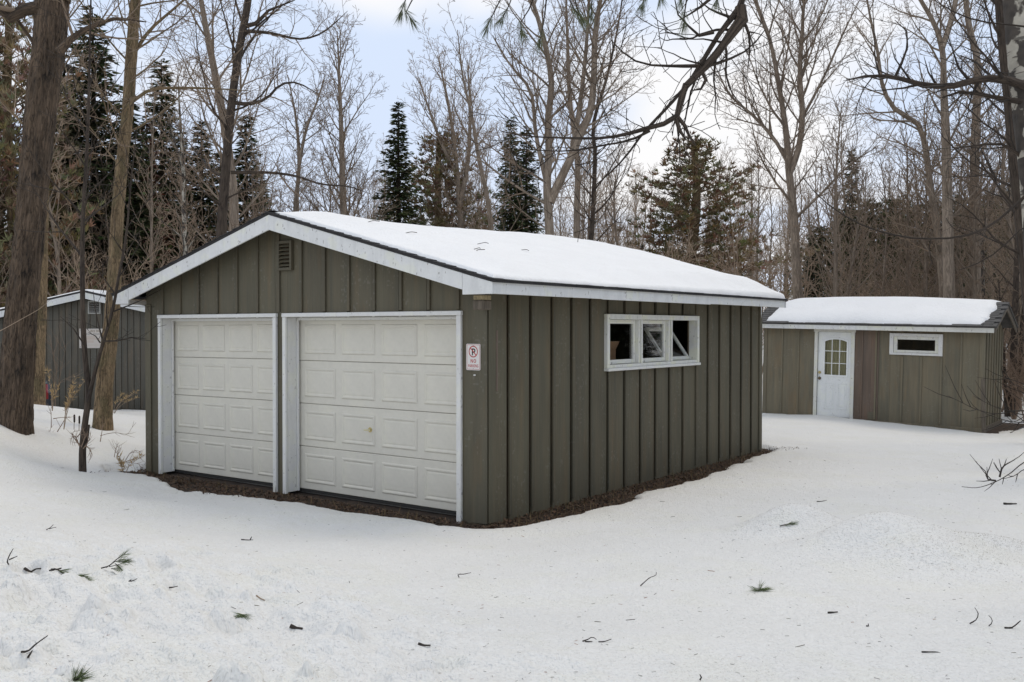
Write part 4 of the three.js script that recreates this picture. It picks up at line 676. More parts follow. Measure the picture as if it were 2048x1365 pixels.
function growTree(o) {
  const rng = rngOf(o.seed), G = new Geo(), C = new Geo();
  o = { tip: 0.004, levels: 4, spacing: [0.32, 0.22, 0.17], ...o };
  for (const s of o.stems) {
    const pts = smooth(s.pts, o.step ?? 0.45), n = pts.length, rad = pts.map((_, i) => lerpR(s.r, i / (n - 1)));
    if (s.flare) { const b = pts[0].y; pts.forEach((p, i) => { rad[i] *= 1 + 0.5 * Math.exp(-(p.y - b) / 0.25); }); }
    G.tube(pts, rad, o.sides ?? 10);
    const nb = Math.round((s.n ?? 0) * (o.more ?? 1.35)); let az = rng() * 6.28;
    for (let k = 0; k < nb; k++) {
      const t = s.from + (0.995 - s.from) * (k + rng() * 0.7) / nb, f = Math.min(n - 2, Math.floor(t * (n - 1)));
      const T = V3().subVectors(pts[f + 1], pts[f]).normalize(), pos = pts[f].clone().lerp(pts[f + 1], t * (n - 1) - f); az += 2.4 + (rng() - 0.5) * 0.8;
      const u = (t - s.from) / (1 - s.from), an = lerp(s.ang?.[0] ?? 1.05, s.ang?.[1] ?? 0.5, u) * (0.85 + 0.3 * rng());
      const dir = T.clone().multiplyScalar(Math.cos(an)).addScaledVector(perp(T, az), Math.sin(an)).normalize();
      const len = lerp(s.len[0], s.len[1], u) * (0.65 + 0.6 * rng());
      branch(G, C, rng, pos, dir, len, Math.max(o.tip * 1.6, Math.min(lerpR(s.r, t) * 0.55, 0.012 * len + 0.004)), 1, o);
    }
  }
  for (const b of o.limbs ?? []) { const pts = smooth(b.pts, 0.25), n = pts.length, rad = pts.map((_, i) => lerpR(b.r, i / (n - 1))); G.tube(pts, rad, 7);
    let az = rng() * 6.28; for (let k = 0; k < (b.n ?? 0); k++) { const t = (b.from ?? 0.2) + (0.98 - (b.from ?? 0.2)) * (k + rng() * 0.7) / b.n, f = Math.min(n - 2, Math.floor(t * (n - 1))), T = V3().subVectors(pts[f + 1], pts[f]).normalize(); az += 2.4; const an = 0.6 + 0.5 * rng(); branch(G, C, rng, pts[f].clone().lerp(pts[f + 1], t * (n - 1) - f), T.clone().multiplyScalar(Math.cos(an)).addScaledVector(perp(T, az), Math.sin(an)).normalize(), (b.len ?? 0.8) * (0.5 + 0.8 * rng()), Math.max(o.tip, lerpR(b.r, t) * 0.5), 2, o); } }
  return [G, C];
}
function rooted(path, d, drop = 0.25) { const pts = path.map(([u, v, dd]) => at(u, v, dd ?? d)), b = pts[0], y = snowTop(b.x, b.z); if (b.y > y + 0.3) { const q = pts[1], s = (b.y - y) / Math.max(0.5, q.y - b.y) * 0.4; pts.unshift(V3(b.x - (q.x - b.x) * s, y - drop, b.z)); } else pts.unshift(V3(b.x, Math.min(b.y, y) - drop, b.z)); return pts; }
function bare(name, label, o, bark, twig, grp) {
  const [G, C] = growTree(o), t = thing(name, label, 'tree', [o.stems[0].pts[0].x, 0, o.stems[0].pts[0].z], 0, grp), b = t.position;
  const sh = g => { const q = g.geo(); q.translate(-b.x, 0, -b.z); return q; };
  obj('trunk', sh(G), bark, t); if (C.k) obj('crown', sh(C), twig, t); return t;
}
// rough trunk with real furrows
function heroTrunk(pts, r, depth, fu, seed) {
  const c = smooth(pts, 0.03), n = c.length, S = 110, G = new Geo(), T = V3(), N = V3(1, 0, 0), B = V3(); let len = 0; const ring = [];
  for (let i = 0; i < n; i++) {
    T.subVectors(c[Math.min(n - 1, i + 1)], c[Math.max(0, i - 1)]).normalize(); N.addScaledVector(T, -N.dot(T)).normalize(); B.crossVectors(T, N); if (i) len += c[i].distanceTo(c[i - 1]);
    const R = lerpR(r, i / (n - 1)); ring.push(G.k);
    for (let s = 0; s <= S; s++) {
      const sk = 5 * vn((s % S) / S * fu * 0.8, 3, seed + 3, Math.round(fu * 0.8), 0), a = (s % S) / S * Math.PI * 2, w = fbm(Math.cos(a) * 2 + 5, len * 1.6 + Math.sin(a) * 2, seed, 2), q = vn((s % S) / S * fu + w * 3, len * 2.2 + sk, seed + 5, 0, 0), q2 = vn((s % S) / S * fu * 2.3 + w * 4, len * 6 + sk * 2, seed + 7);
      const seam = (s % S) < 3 || (s % S) > S - 4 ? 0.4 : 1, dsp = depth * seam * (Math.abs(2 * q - 1) * 0.7 + q2 * 0.5 - 0.6) + R * 0.06 * Math.sin(a * 2 + len) + R * 0.05 * Math.sin(a * 3 - len * 2.1) + R * 0.35 * Math.exp(-len / 0.45) * (0.6 + 0.4 * Math.sin(a * 4 + seed));
      const nx = N.x * Math.cos(a) + B.x * Math.sin(a), ny = N.y * Math.cos(a) + B.y * Math.sin(a), nz = N.z * Math.cos(a) + B.z * Math.sin(a);
      G.v(c[i].x + nx * (R + dsp), c[i].y + ny * (R + dsp), c[i].z + nz * (R + dsp), nx, ny, nz, s / S * Math.max(1, Math.round(6.28 * R / 0.7)) * 0.7, len);
    }
  }
  for (let i = 0; i < n - 1; i++) for (let s = 0; s < S; s++) { const a = ring[i] + s, b = ring[i + 1] + s; G.i.push(a, a + 1, b, a + 1, b + 1, b); }
  const g = G.geo(); g.computeVertexNormals(); return g;
}
function heroTree(name, label, path, d, r, depth, fu, seed, bark, twig, o = {}) {
  const pts = rooted(path, d, 0.45), b = pts[0], t = thing(name, label, 'tree', [b.x, 0, b.z]);
  const g = heroTrunk(pts, r, depth, fu, seed); g.translate(-b.x, 0, -b.z); obj('trunk', g, bark, t);
  if (o.limbs || o.n) { const [G, C] = growTree({ seed, levels: 4, tip: 0.0035, ...o, ang: undefined, stems: o.n ? [{ pts, r: r.map(x => x * 0.4), n: o.n, from: o.from, len: o.len, ang: o.ang }] : [] }); const q = G.geo(); q.translate(-b.x, 0, -b.z); obj('limb', q, o.limbBark ?? bark, t); const k = C.geo(); k.translate(-b.x, 0, -b.z); obj('crown', k, twig, t); }
  return t;
}
const px = (list, d) => list.map(([u, v, dd]) => at(u, v, dd ?? d));
// the trees that stand nearest
heroTree('maple_tree', 'thick furrowed dark trunk rising from the snow bank, broken limb stub', [[26, 862], [34, 760], [44, 600], [62, 420], [84, 210], [104, 0], [120, -250], [140, -600]], 13.5, [0.225, 0.205, 0.2, 0.205, 0.205, 0.205, 0.19, 0.14], 0.045, 30, 601, M.bark.big, M.twig, { n: 14, from: 0.66, len: [3.2, 2], ang: [1.1, 0.6], limbs: [
  { pts: px([[118, 105], [140, 80], [165, 62], [195, 48], [240, 36], [262, 40], [292, 44]], 13.2), r: [0.07, 0.05, 0.04, 0.03, 0.025, 0.018, 0.008], n: 7, len: 0.9 }, { pts: px([[80, 15], [40, 22], [20, 35], [-10, 10], [-60, -10]], 13.4), r: [0.10, 0.085, 0.08, 0.06, 0.03], n: 4, len: 0.8 }, { pts: px([[70, 90], [35, 40], [0, -20]], 13.6), r: [0.03, 0.02, 0.01], n: 4, len: 0.7 }, { pts: px([[120, 0], [150, -120], [220, -260]], 13.5), r: [0.15, 0.11, 0.05], n: 8, len: 1.6 }] });
heroTree('maple_tree', 'yellow brown trunk half hidden behind the thickest dark trunk', [[72, 808], [74, 700], [79, 560], [86, 300], [92, 0], [96, -250]], 18.5, [0.15, 0.14, 0.13, 0.12, 0.10, 0.05], 0.025, 18, 602, M.bark.tan, M.twigTan, { n: 14, from: 0.5, len: [2.4, 1.4], ang: [1.1, 0.6] });
heroTree('maple_tree', 'slender tan trunk in front of the notice on the far outbuilding', [[205, 856], [210, 760], [222, 640], [232, 480], [243, 330], [256, 200], [270, 0], [280, -200], [290, -450]], 16.5, [0.15, 0.13, 0.12, 0.105, 0.095, 0.085, 0.075, 0.06, 0.025], 0.02, 20, 603, M.bark.tan, M.twig, { n: 18, from: 0.42, len: [2.6, 1.5], ang: [1.15, 0.6], limbs: [{ pts: px([[250, 215], [300, 180], [350, 176], [440, 178], [500, 182]], 16.3), r: [0.035, 0.028, 0.022, 0.015, 0.006], n: 8, len: 1.0 }, { pts: px([[262, 115], [300, 60], [345, 20], [390, -20]], 16.6), r: [0.04, 0.03, 0.022, 0.012], n: 8, len: 1.0 }] });
{
  const o = { seed: 604, tip: 0.003, levels: 3, step: 0.12, sides: 9, spacing: [0.4, 0.3, 0.2], stems: [
    { pts: rooted([[165, 893], [170, 845], [177, 785], [170, 720], [166, 650], [165, 450], [172, 330], [177, 200], [180, 60], [184, -120]], 12.5, 0.5), r: [0.055, 0.042, 0.038, 0.034, 0.031, 0.027, 0.023, 0.019, 0.014, 0.01, 0.004], n: 16, from: 0.42, len: [1.3, 0.8], ang: [0.9, 0.5] },
    { pts: px([[176, 805], [190, 742], [212, 665], [226, 615], [236, 560], [252, 470], [262, 360], [275, 250]], 12.45), r: [0.028, 0.025, 0.022, 0.019, 0.016, 0.012, 0.009, 0.004], n: 10, from: 0.2, len: [0.9, 0.6], ang: [0.9, 0.5] }],
    limbs: [{ pts: px([[168, 690], [148, 660], [135, 645], [120, 633]], 12.4), r: [0.012, 0.009, 0.007, 0.003], n: 3, len: 0.25 }, { pts: px([[207, 683], [226, 686], [248, 676], [292, 678]], 12.4), r: [0.012, 0.01, 0.008, 0.003], n: 4, len: 0.3 }, { pts: px([[200, 686], [190, 672], [176, 665]], 12.4), r: [0.01, 0.007, 0.003], n: 2, len: 0.2 }, { pts: px([[168, 895], [172, 880], [176, 865], [178, 850]], 12.4), r: [0.03, 0.025, 0.02, 0.012] }] };
  bare('forked_sapling', 'thin forked dark sapling in the snow beside the garage', o, M.bark.dark, M.twigDark);
}
heroTree('aspen_tree', 'white barked aspen with black scars and a long mossy bough', [[2120, 930], [2100, 700], [2072, 400], [2048, 170], [2034, 0], [2015, -250], [2005, -520]], 12, [0.19, 0.18, 0.175, 0.165, 0.155, 0.13, 0.06], 0.012, 8, 605, M.bark.birch, M.twigDark, { n: 12, from: 0.7, len: [2.2, 1.2], wob: 0.22, limbBark: M.bark.dark, limbs: [
  { pts: px([[2050, 172], [2005, 158], [1960, 158], [1905, 172], [1850, 170], [1795, 156], [1745, 151], [1695, 160]], 11.8), r: [0.06, 0.05, 0.045, 0.04, 0.034, 0.028, 0.02, 0.008], n: 14, len: 0.75, from: 0.1 }, { pts: px([[2052, 205], [2010, 198], [1965, 190], [1930, 183], [1885, 195]], 11.9), r: [0.04, 0.032, 0.026, 0.02, 0.008], n: 8, len: 0.6 }, { pts: px([[1790, 156], [1810, 110], [1818, 70], [1790, 40]], 11.8), r: [0.02, 0.015, 0.01, 0.004], n: 4, len: 0.4 }, { pts: px([[2060, 330], [2010, 290], [1960, 290], [1900, 300]], 12), r: [0.03, 0.02, 0.014, 0.005], n: 8, len: 0.7 }] });

// bare trees behind the buildings that can be told apart
const B = (name, label, d, stems, seed, bark, twig, x = {}) => bare(name, label, { seed, tip: 0.00014 * d + 0.001, ...x, stems: stems.map(([path, r, n, from, len, ang], i) => ({ pts: i ? px(path, d) : rooted(path, d), r, n, from, len, ang })), limbs: (x.limbs ?? []).map(([path, r, n, len]) => ({ pts: px(path, d), r, n, len })) }, bark, twig);
B('maple_tree', 'dark leaning trunk rising behind the garage roof peak', 24, [[[[440, 520], [448, 380], [455, 290], [465, 190], [480, 90], [496, 0], [510, -150], [530, -330]], [0.155, 0.145, 0.135, 0.12, 0.105, 0.095, 0.07, 0.025], 18, 0.35, [2.6, 2], [1.2, 0.6]]], 611, M.bark.dark, M.twig, { wob: 0.2, limbs: [[[[492, 52], [515, 45], [535, 22], [560, 12], [590, 0]], [0.06, 0.05, 0.035, 0.025, 0.01], 7, 1.0], [[[488, 62], [540, 66], [600, 78], [640, 68], [665, 50], [695, 22]], [0.05, 0.04, 0.032, 0.025, 0.018, 0.006], 10, 0.9], [[[466, 205], [500, 208], [535, 195], [560, 170], [590, 165], [640, 190]], [0.06, 0.045, 0.035, 0.028, 0.02, 0.006], 10, 1.2], [[[462, 345], [530, 345], [590, 352], [640, 368], [700, 374], [740, 388]], [0.05, 0.04, 0.032, 0.025, 0.018, 0.006], 8, 0.9]] });
B('maple_tree', 'grey trunk standing close behind the dark leaning trunk', 27, [[[[466, 520], [467, 400], [450, 260], [430, 150], [405, 20], [385, -120]], [0.18, 0.16, 0.14, 0.12, 0.09, 0.04], 22, 0.3, [3, 1.8], [1, 0.6]]], 612, M.bark.grey, M.twig);
B('maple_tree', 'straight slim maple with rounded bare crown above the garage roof', 40, [[[[692, 520], [686, 400], [683, 280], [680, 200], [677, 120], [674, 62]], [0.22, 0.2, 0.17, 0.13, 0.08, 0.02], 34, 0.32, [3.4, 1.5], [1.05, 0.45]]], 613, M.bark.grey, M.twig, { up: 0.08 });
B('maple_tree', 'smaller forked bare tree left of the rounded maple', 44, [[[[586, 500], [592, 400], [598, 330], [592, 240], [575, 150]], [0.18, 0.15, 0.12, 0.08, 0.02], 20, 0.3, [2.6, 1.3], [0.9, 0.5]], [[[598, 330], [612, 260], [635, 200], [650, 150]], [0.09, 0.07, 0.05, 0.015], 14, 0.2, [2, 1], [0.9, 0.5]]], 614, M.bark.grey, M.twig);
B('maple_tree', 'bushy bare tree with many upright stems beside the narrow spruce', 46, [[[[925, 520], [918, 400], [910, 300], [895, 200], [875, 110]], [0.2, 0.17, 0.13, 0.09, 0.02], 20, 0.3, [3, 1.6], [0.7, 0.4]], [[[918, 420], [935, 330], [940, 230], [935, 120]], [0.13, 0.1, 0.07, 0.015], 18, 0.2, [2.6, 1.4], [0.7, 0.4]], [[[914, 350], [880, 280], [855, 210], [835, 150]], [0.1, 0.08, 0.05, 0.012], 14, 0.2, [2.2, 1.2], [0.7, 0.4]]], 615, M.bark.grey, M.twigTan, { up: 0.1 });
B('maple_tree', 'curved leafless tree between the narrow spruce and the twin spruces', 36, [[[[988, 520], [975, 400], [958, 320], [945, 240], [925, 150], [915, 60]], [0.14, 0.12, 0.1, 0.08, 0.05, 0.015], 20, 0.3, [2.4, 1.3], [0.9, 0.5]]], 616, M.bark.grey, M.twig);
B('maple_tree', 'large forked maple with spreading limbs behind the garage', 27, [[[[1102, 540], [1100, 480], [1096, 410], [1094, 370], [1098, 300], [1096, 240], [1103, 165], [1088, 80], [1065, 0], [1040, -110]], [0.21, 0.19, 0.175, 0.14, 0.12, 0.105, 0.09, 0.075, 0.05, 0.02], 24, 0.38, [2.8, 1.8], [1.0, 0.6]],
  [[[1100, 405], [1118, 365], [1140, 320], [1155, 282], [1180, 225], [1188, 150], [1190, 70], [1205, -20], [1225, -110]], [0.13, 0.12, 0.11, 0.1, 0.09, 0.08, 0.065, 0.045, 0.015], 22, 0.25, [2.6, 1.7], [1.0, 0.6]], [[[1142, 318], [1160, 210], [1172, 100], [1178, 0], [1180, -90]], [0.08, 0.07, 0.055, 0.04, 0.015], 14, 0.2, [2, 1.2], [0.9, 0.5]], [[[1094, 372], [1072, 270], [1060, 180], [1020, 130], [985, 70]], [0.07, 0.06, 0.05, 0.035, 0.01], 14, 0.2, [2, 1.2], [0.9, 0.5]]], 617, M.bark.grey, M.twig, { wob: 0.18 });
B('birch_tree', 'pale smooth trunk just right of the large forked maple', 33, [[[[1153, 530], [1154, 420], [1155, 320], [1140, 200], [1135, 80], [1130, -60]], [0.15, 0.14, 0.12, 0.09, 0.06, 0.02], 18, 0.4, [2.2, 1.4], [0.9, 0.5]]], 618, M.bark.grey, M.twigTan);
B('maple_tree', 'thin dark crooked trunk right of the pale smooth trunk', 30, [[[[1176, 530], [1183, 470], [1187, 400], [1190, 300], [1186, 255], [1215, 150], [1240, 30], [1250, -60]], [0.12, 0.105, 0.09, 0.075, 0.065, 0.05, 0.03, 0.012], 18, 0.35, [2.2, 1.3], [1, 0.5]]], 619, M.bark.dark, M.twig);
B('maple_tree', 'forked bare maple with long upright limbs behind the small shed', 31, [[[[1600, 640], [1594, 560], [1588, 430], [1578, 340], [1573, 270], [1558, 170], [1540, 80], [1512, 0], [1490, -100]], [0.19, 0.18, 0.165, 0.14, 0.12, 0.095, 0.07, 0.05, 0.02], 20, 0.4, [3, 2], [0.9, 0.5]], [[[1580, 345], [1597, 300], [1605, 230], [1600, 150], [1605, 60], [1610, -40], [1612, -120]], [0.11, 0.1, 0.09, 0.075, 0.055, 0.035, 0.012], 20, 0.2, [2.8, 1.8], [0.8, 0.45]], [[[1578, 330], [1550, 280], [1505, 230], [1460, 190], [1430, 130]], [0.07, 0.06, 0.05, 0.035, 0.01], 12, 0.25, [2, 1.2], [0.8, 0.5]], [[[1588, 440], [1640, 390], [1700, 330], [1760, 290]], [0.05, 0.04, 0.03, 0.008], 10, 0.25, [1.6, 1], [0.8, 0.5]], [[[1603, 240], [1650, 150], [1690, 60], [1730, -20]], [0.05, 0.04, 0.03, 0.01], 10, 0.2, [1.8, 1], [0.8, 0.5]]], 620, M.bark.grey, M.twig, { up: 0.08 });
B('maple_tree', 'tan trunk bending left then upright above the small shed', 29, [[[[1890, 640], [1880, 500], [1862, 380], [1850, 290], [1838, 250], [1790, 218], [1768, 180], [1755, 100], [1740, 30], [1725, -60]], [0.17, 0.15, 0.13, 0.115, 0.105, 0.09, 0.075, 0.055, 0.035, 0.015], 24, 0.3, [2.8, 1.6], [1, 0.5]]], 621, M.bark.grey, M.twigTan, { wob: 0.2 });
B('maple_tree', 'tall straight tan trunk forking high above the shed window', 27, [[[[1900, 640], [1897, 500], [1893, 300], [1888, 180], [1884, 90], [1860, 30], [1830, -20], [1800, -110]], [0.19, 0.175, 0.16, 0.145, 0.13, 0.085, 0.06, 0.02], 20, 0.4, [2.6, 1.8], [1, 0.6]], [[[1885, 95], [1900, 50], [1912, 0], [1920, -120]], [0.09, 0.075, 0.06, 0.02], 10, 0.1, [2, 1.4], [0.9, 0.5]]], 622, M.bark.grey, M.twig, { wob: 0.2 });
B('maple_tree', 'tall grey tan trunk close to the shed gable', 30, [[[[1952, 640], [1950, 480], [1950, 300], [1955, 120], [1940, 60], [1930, -20], [1920, -120]], [0.2, 0.18, 0.165, 0.14, 0.12, 0.09, 0.04], 24, 0.3, [2.8, 1.8], [1, 0.6]]], 623, M.bark.grey, M.twig, { wob: 0.2 });
B('maple_tree', 'dark leaning trunk next to the white barked aspen', 17, [[[[2075, 760], [2050, 500], [2030, 330], [2018, 200], [2003, 60], [1995, -60], [1985, -220]], [0.16, 0.14, 0.12, 0.1, 0.085, 0.07, 0.03], 20, 0.35, [2, 1.4], [1, 0.6]]], 624, M.bark.dark, M.twigDark, { wob: 0.2, tip: 0.003 });
B('birch_tree', 'thin white birch stem against the dark spruces', 27, [[[[372, 540], [368, 440], [366, 330], [360, 240], [355, 150]], [0.085, 0.08, 0.07, 0.05, 0.015], 14, 0.4, [1.6, 0.9], [0.8, 0.5]], [[[366, 340], [345, 270], [330, 215]], [0.04, 0.03, 0.01], 5, 0.2, [0.9, 0.6], [0.8, 0.5]]], 625, M.bark.birch, M.twigTan);
B('birch_tree', 'crooked white birch behind the shed roof', 34, [[[[1882, 640], [1890, 520], [1875, 420], [1862, 360], [1850, 280]], [0.09, 0.085, 0.07, 0.05, 0.02], 12, 0.4, [1.6, 0.9], [0.8, 0.5]]], 626, M.bark.birch, M.twigTan);
B('birch_tree', 'slim white birch between the shed gable and the tall trunks', 33, [[[[1968, 640], [1966, 540], [1968, 470], [1985, 400], [2000, 320]], [0.075, 0.07, 0.06, 0.05, 0.02], 12, 0.3, [1.4, 0.9], [0.8, 0.5]]], 627, M.bark.birch, M.twigTan);
B('maple_tree', 'clump of dark stems in the snow beyond the shed gable', 24.5, [[[[2022, 846], [2026, 760], [2030, 650], [2034, 520], [2036, 380]], [0.10, 0.09, 0.08, 0.06, 0.02], 18, 0.1, [1.5, 1], [0.9, 0.6]], [[[2015, 846], [2010, 760], [2004, 660], [1998, 560]], [0.06, 0.05, 0.04, 0.015], 10, 0.15, [1.2, 0.8], [0.9, 0.6]], [[[2028, 846], [2040, 740], [2046, 640], [2060, 520]], [0.07, 0.06, 0.05, 0.02], 10, 0.1, [1.2, 0.8], [0.9, 0.6]]], 628, M.bark.dark, M.twig, { wob: 0.22 });

// evergreens
function spruce(seed, H, R, cA, cB, dense = 1) {
  const rng = rngOf(seed), T = new Geo(), N = new Geo(true); T.tube([V3(0, -0.3, 0), V3(0.03, H * 0.5, 0.02), V3(0, H, 0)], [0.016 * H, 0.009 * H, 0.012], 8);
  for (let y = 0.35 * rng() + 0.6; y < H - 0.15; y += 0.17 + 0.06 * rng()) {
    const f = 1 - y / H, L = R * Math.pow(f, 0.85) * (0.8 + 0.25 * rng()) + 0.12, nb = Math.round((5 + 5 * f) * dense); let az = rng() * 6.28;
    for (let k = 0; k < nb; k++) {
      az += 6.283 / nb + (rng() - 0.5) * 0.4; const l = L * (0.6 + 0.55 * rng()), dr = V3(Math.cos(az), 0.28 - 0.55 * f, Math.sin(az)).normalize(), pts = [], n = 5; const p = V3(0, y + (rng() - 0.5) * 0.34, 0);
      for (let i = 0; i <= n; i++) { pts.push(p.clone()); p.addScaledVector(dr, l / n); dr.y += (i < 2 ? -0.09 : 0.09) * f; dr.normalize(); }
      T.tube([pts[0], pts[2], pts[5]], [0.014, 0.009, 0.004], 3);
      const side = V3(-Math.sin(az), 0, Math.cos(az)), m = Math.max(3, Math.round(l / 0.085));
      for (let i = 0; i < m; i++) {
        const t = 0.12 + 0.88 * i / m, g = Math.min(n - 1, Math.floor(t * n)), q = pts[g].clone().lerp(pts[g + 1], t * n - g), tone = rng(); q.y += (rng() - 0.6) * 0.22; q.x += (rng() - 0.5) * 0.1; q.z += (rng() - 0.5) * 0.1; N.cur = [0, 1, 2].map(j => lerp(cA[j], cB[j], tone) * (0.75 + 0.5 * rng()));
        for (const s of [-1, 1]) { const d2 = V3().subVectors(pts[g + 1], pts[g]).normalize().multiplyScalar(0.75).addScaledVector(side, s * (0.55 + 0.3 * rng())); d2.y -= 0.15 + 0.35 * rng(); d2.normalize(); const w = V3(rng() - 0.5, 0.3 + rng(), rng() - 0.5).cross(d2).normalize(); N.blade(q, d2, w, (0.16 + 0.18 * rng()) * (1.15 - 0.6 * t) + 0.06, 0.09); }
        const dn = V3((rng() - 0.5) * 0.9, -0.9 * rng() + 0.25, (rng() - 0.5) * 0.6).add(dr).normalize(); N.blade(q, dn, perp(dn, rng() * 6.28), 0.16 + 0.10 * rng(), 0.08);
      }
    }
  }
  return [T.geo(), N.geo()];
}
function pine(seed, H, R, cA, cB, open = 1) {
  const rng = rngOf(seed), T = new Geo(), N = new Geo(true); T.tube(smooth([V3(0, -0.3, 0), V3(0.1, H * 0.35, 0.05), V3(-0.08, H * 0.7, 0), V3(0, H * 0.98, 0)], 0.6), [0.018 * H, 0.014 * H].concat(Array(30).fill(0)).map((_, i, a) => 0.018 * H * (1 - i / a.length) + 0.015), 9);
  for (let y = H * 0.18; y < H * 0.97; y += (0.30 + 0.12 * rng()) * open) {
    const f = 1 - y / H, L = R * Math.pow(Math.min(1, f * 1.5), 0.7) * (0.75 + 0.5 * rng()) + 0.25, nb = 5 + Math.round(rng() * 3); let az = rng() * 6.28;
    for (let k = 0; k < nb; k++) {
      az += 6.283 / nb + (rng() - 0.5) * 0.7; const l = L * (0.55 + 0.6 * rng()), dr = V3(Math.cos(az), 0.15 + 0.35 * (1 - f), Math.sin(az)).normalize(), pts = [V3(0, y, 0)], n = 6, p = V3(0, y, 0);
      for (let i = 1; i <= n; i++) { dr.x += (rng() - 0.5) * 0.25; dr.z += (rng() - 0.5) * 0.25; dr.y += 0.06; dr.normalize(); p.addScaledVector(dr, l / n); pts.push(p.clone()); }
      T.tube(pts, [0.03, 0.026, 0.02, 0.016, 0.012, 0.008, 0.005].map(q => q * (0.6 + 0.12 * l)), 4);
      const m = Math.round(l / 0.10);
      for (let i = 0; i < m; i++) {
        const t = 0.3 + 0.7 * i / m, g = Math.min(n - 1, Math.floor(t * n)), q = pts[g].clone().lerp(pts[g + 1], t * n - g); q.x += (rng() - 0.5) * 0.35; q.y += (rng() - 0.35) * 0.25; q.z += (rng() - 0.5) * 0.35; const tone = rng(); N.cur = [0, 1, 2].map(j => lerp(cA[j], cB[j], tone) * (0.75 + 0.5 * rng()));
        for (let s = 0; s < 9; s++) { const d2 = V3(rng() - 0.5, rng() * 0.9 - 0.15, rng() - 0.5).addScaledVector(dr, 0.35).normalize(); N.blade(q, d2, perp(d2, rng() * 6.28), 0.17 + 0.12 * rng(), 0.04); }
      }
    }
  }
  return [T.geo(), N.geo()];
}
const EV = { };
function ever(kind, label, grp, d, list) {                 // [top u, top v, turn, spread]
  for (const [u, v, turn, w = 1] of list) {
    const t = at(u, v, d), y0 = snowTop(t.x, t.z), e = EV[kind], s = (t.y - y0) / e.H, o = thing(e.name, label, 'tree', [t.x, y0, t.z], turn, grp);
    obj('trunk', e.g[0], e.bark, o); obj('foliage', e.g[1], M.needle, o); o.scale.set(s * w, s, s * w);
  }
}
const DG = [[0.036, 0.048, 0.017], [0.105, 0.12, 0.045]], OG = [[0.045, 0.045, 0.019], [0.12, 0.11, 0.05]], RD = [[0.06, 0.027, 0.016], [0.15, 0.068, 0.04]], TG = [[0.15, 0.115, 0.056], [0.28, 0.215, 0.12]];
for (const [k, n, f, H, b] of [['spruceA', 'spruce_tree', () => spruce(701, 13, 2.3, ...DG), 13, M.bark.dark], ['spruceB', 'spruce_tree', () => spruce(702, 13, 1.9, ...DG), 13, M.bark.dark], ['spruceC', 'spruce_tree', () => spruce(703, 12, 1.9, [0.03, 0.036, 0.015], [0.085, 0.09, 0.042]), 12, M.bark.dark], ['dead', 'spruce_tree', () => spruce(704, 11, 1.9, ...RD, 0.8), 11, M.bark.dark], ['pineA', 'pine_tree', () => pine(711, 10, 2.6, ...TG), 10, M.bark.tan], ['pineB', 'pine_tree', () => pine(712, 9, 2.8, ...OG), 9, M.bark.tan], ['cedar', 'cedar_tree', () => spruce(705, 10, 1.15, [0.05, 0.05, 0.02], [0.12, 0.115, 0.05], 1.0), 10, M.bark.grey]]) EV[k] = { name: n, H, g: f(), bark: b };
const LG = 'dark spruces left of the garage';
ever('spruceA', 'tallest dark spruce, seen between the thick trunk and the slender tan trunk', LG, 32, [[184, 15, 0.3, 1.35]]);
ever('spruceA', 'broad dark spruce right beside the thickest dark trunk', LG, 32, [[128, 112, 1.4, 1.45]]);
ever('spruceA', 'dark spruce directly behind the slender tan trunk', LG, 32, [[258, 190, 2.2, 1.3]]);
ever('spruceB', 'dark spruce with a thin bare tip beside the rust red dead spruce', LG, 37, [[322, 118, 0.8, 1.35]]);
ever('spruceB', 'dark spruce behind the thin white birch stem', LG, 37, [[402, 240, 2, 1.45]]);
ever('spruceB', 'dark spruce behind the dark leaning trunk at the garage peak', LG, 37, [[492, 228, 3, 1.4]]);
ever('spruceB', 'dark spruce hidden mostly by the thickest dark trunk', LG, 37, [[90, 160, 4, 1.3]]);
ever('spruceC', 'dull dark spruce low behind the tall dark spruces', 'dull spruces behind the garage peak', 44, [[225, 290, 0.2, 1.5], [360, 270, 1.1, 1.4], [440, 300, 2.4, 1.4], [290, 330, 3.6, 1.5], [150, 310, 5, 1.5], [60, 300, 0.7, 1.5], [520, 345, 1.2, 1.2]]);
ever('dead', 'rust red dead spruce among the dark spruces', null, 33, [[292, 238, 1, 1.0]]);
ever('pineA', 'brownish ragged pine behind the thickest dark trunk', 'ragged pines at the wood edge', 29, [[18, 10, 0.4, 0.9]]);
ever('pineA', 'second ragged pine standing left of the brownish ragged pine', 'ragged pines at the wood edge', 29, [[-60, 60, 2, 1]]);
ever('spruceB', 'narrow pointed dark spruce standing alone above the garage roof', null, 42, [[796, 202, 1.7, 1.2]]);
ever('pineA', 'broad brown pine behind the narrow pointed spruce', null, 47, [[878, 268, 1.2, 1.25]]);
ever('spruceA', 'dark spruce of the pair behind the garage roof', 'pair of dark spruces', 38, [[1022, 232, 2.9, 0.95], [1053, 250, 4.1, 1.0]]);
ever('pineA', 'large brown green pine standing clear behind the garage roof', null, 45, [[1388, 275, 3.3, 1.6]]);
ever('cedar', 'narrow pointed cedar rising above the evergreen thicket', null, 50, [[1704, 300, 0.5, 1.05]]);
ever('pineB', 'olive pine in the evergreen thicket beyond the small shed', 'evergreen thicket beyond the shed', 56, [[1640, 455, 0.1, 1.1], [1690, 425, 1.3, 1.2], [1745, 405, 2.2, 1.2], [1790, 398, 3.1, 1.2], [1840, 408, 4.4, 1.2], [1890, 402, 5.2, 1.2], [1940, 395, 0.9, 1.2], [1985, 390, 1.9, 1.2], [2035, 380, 2.8, 1.2], [2085, 375, 2.1, 1.2]]);
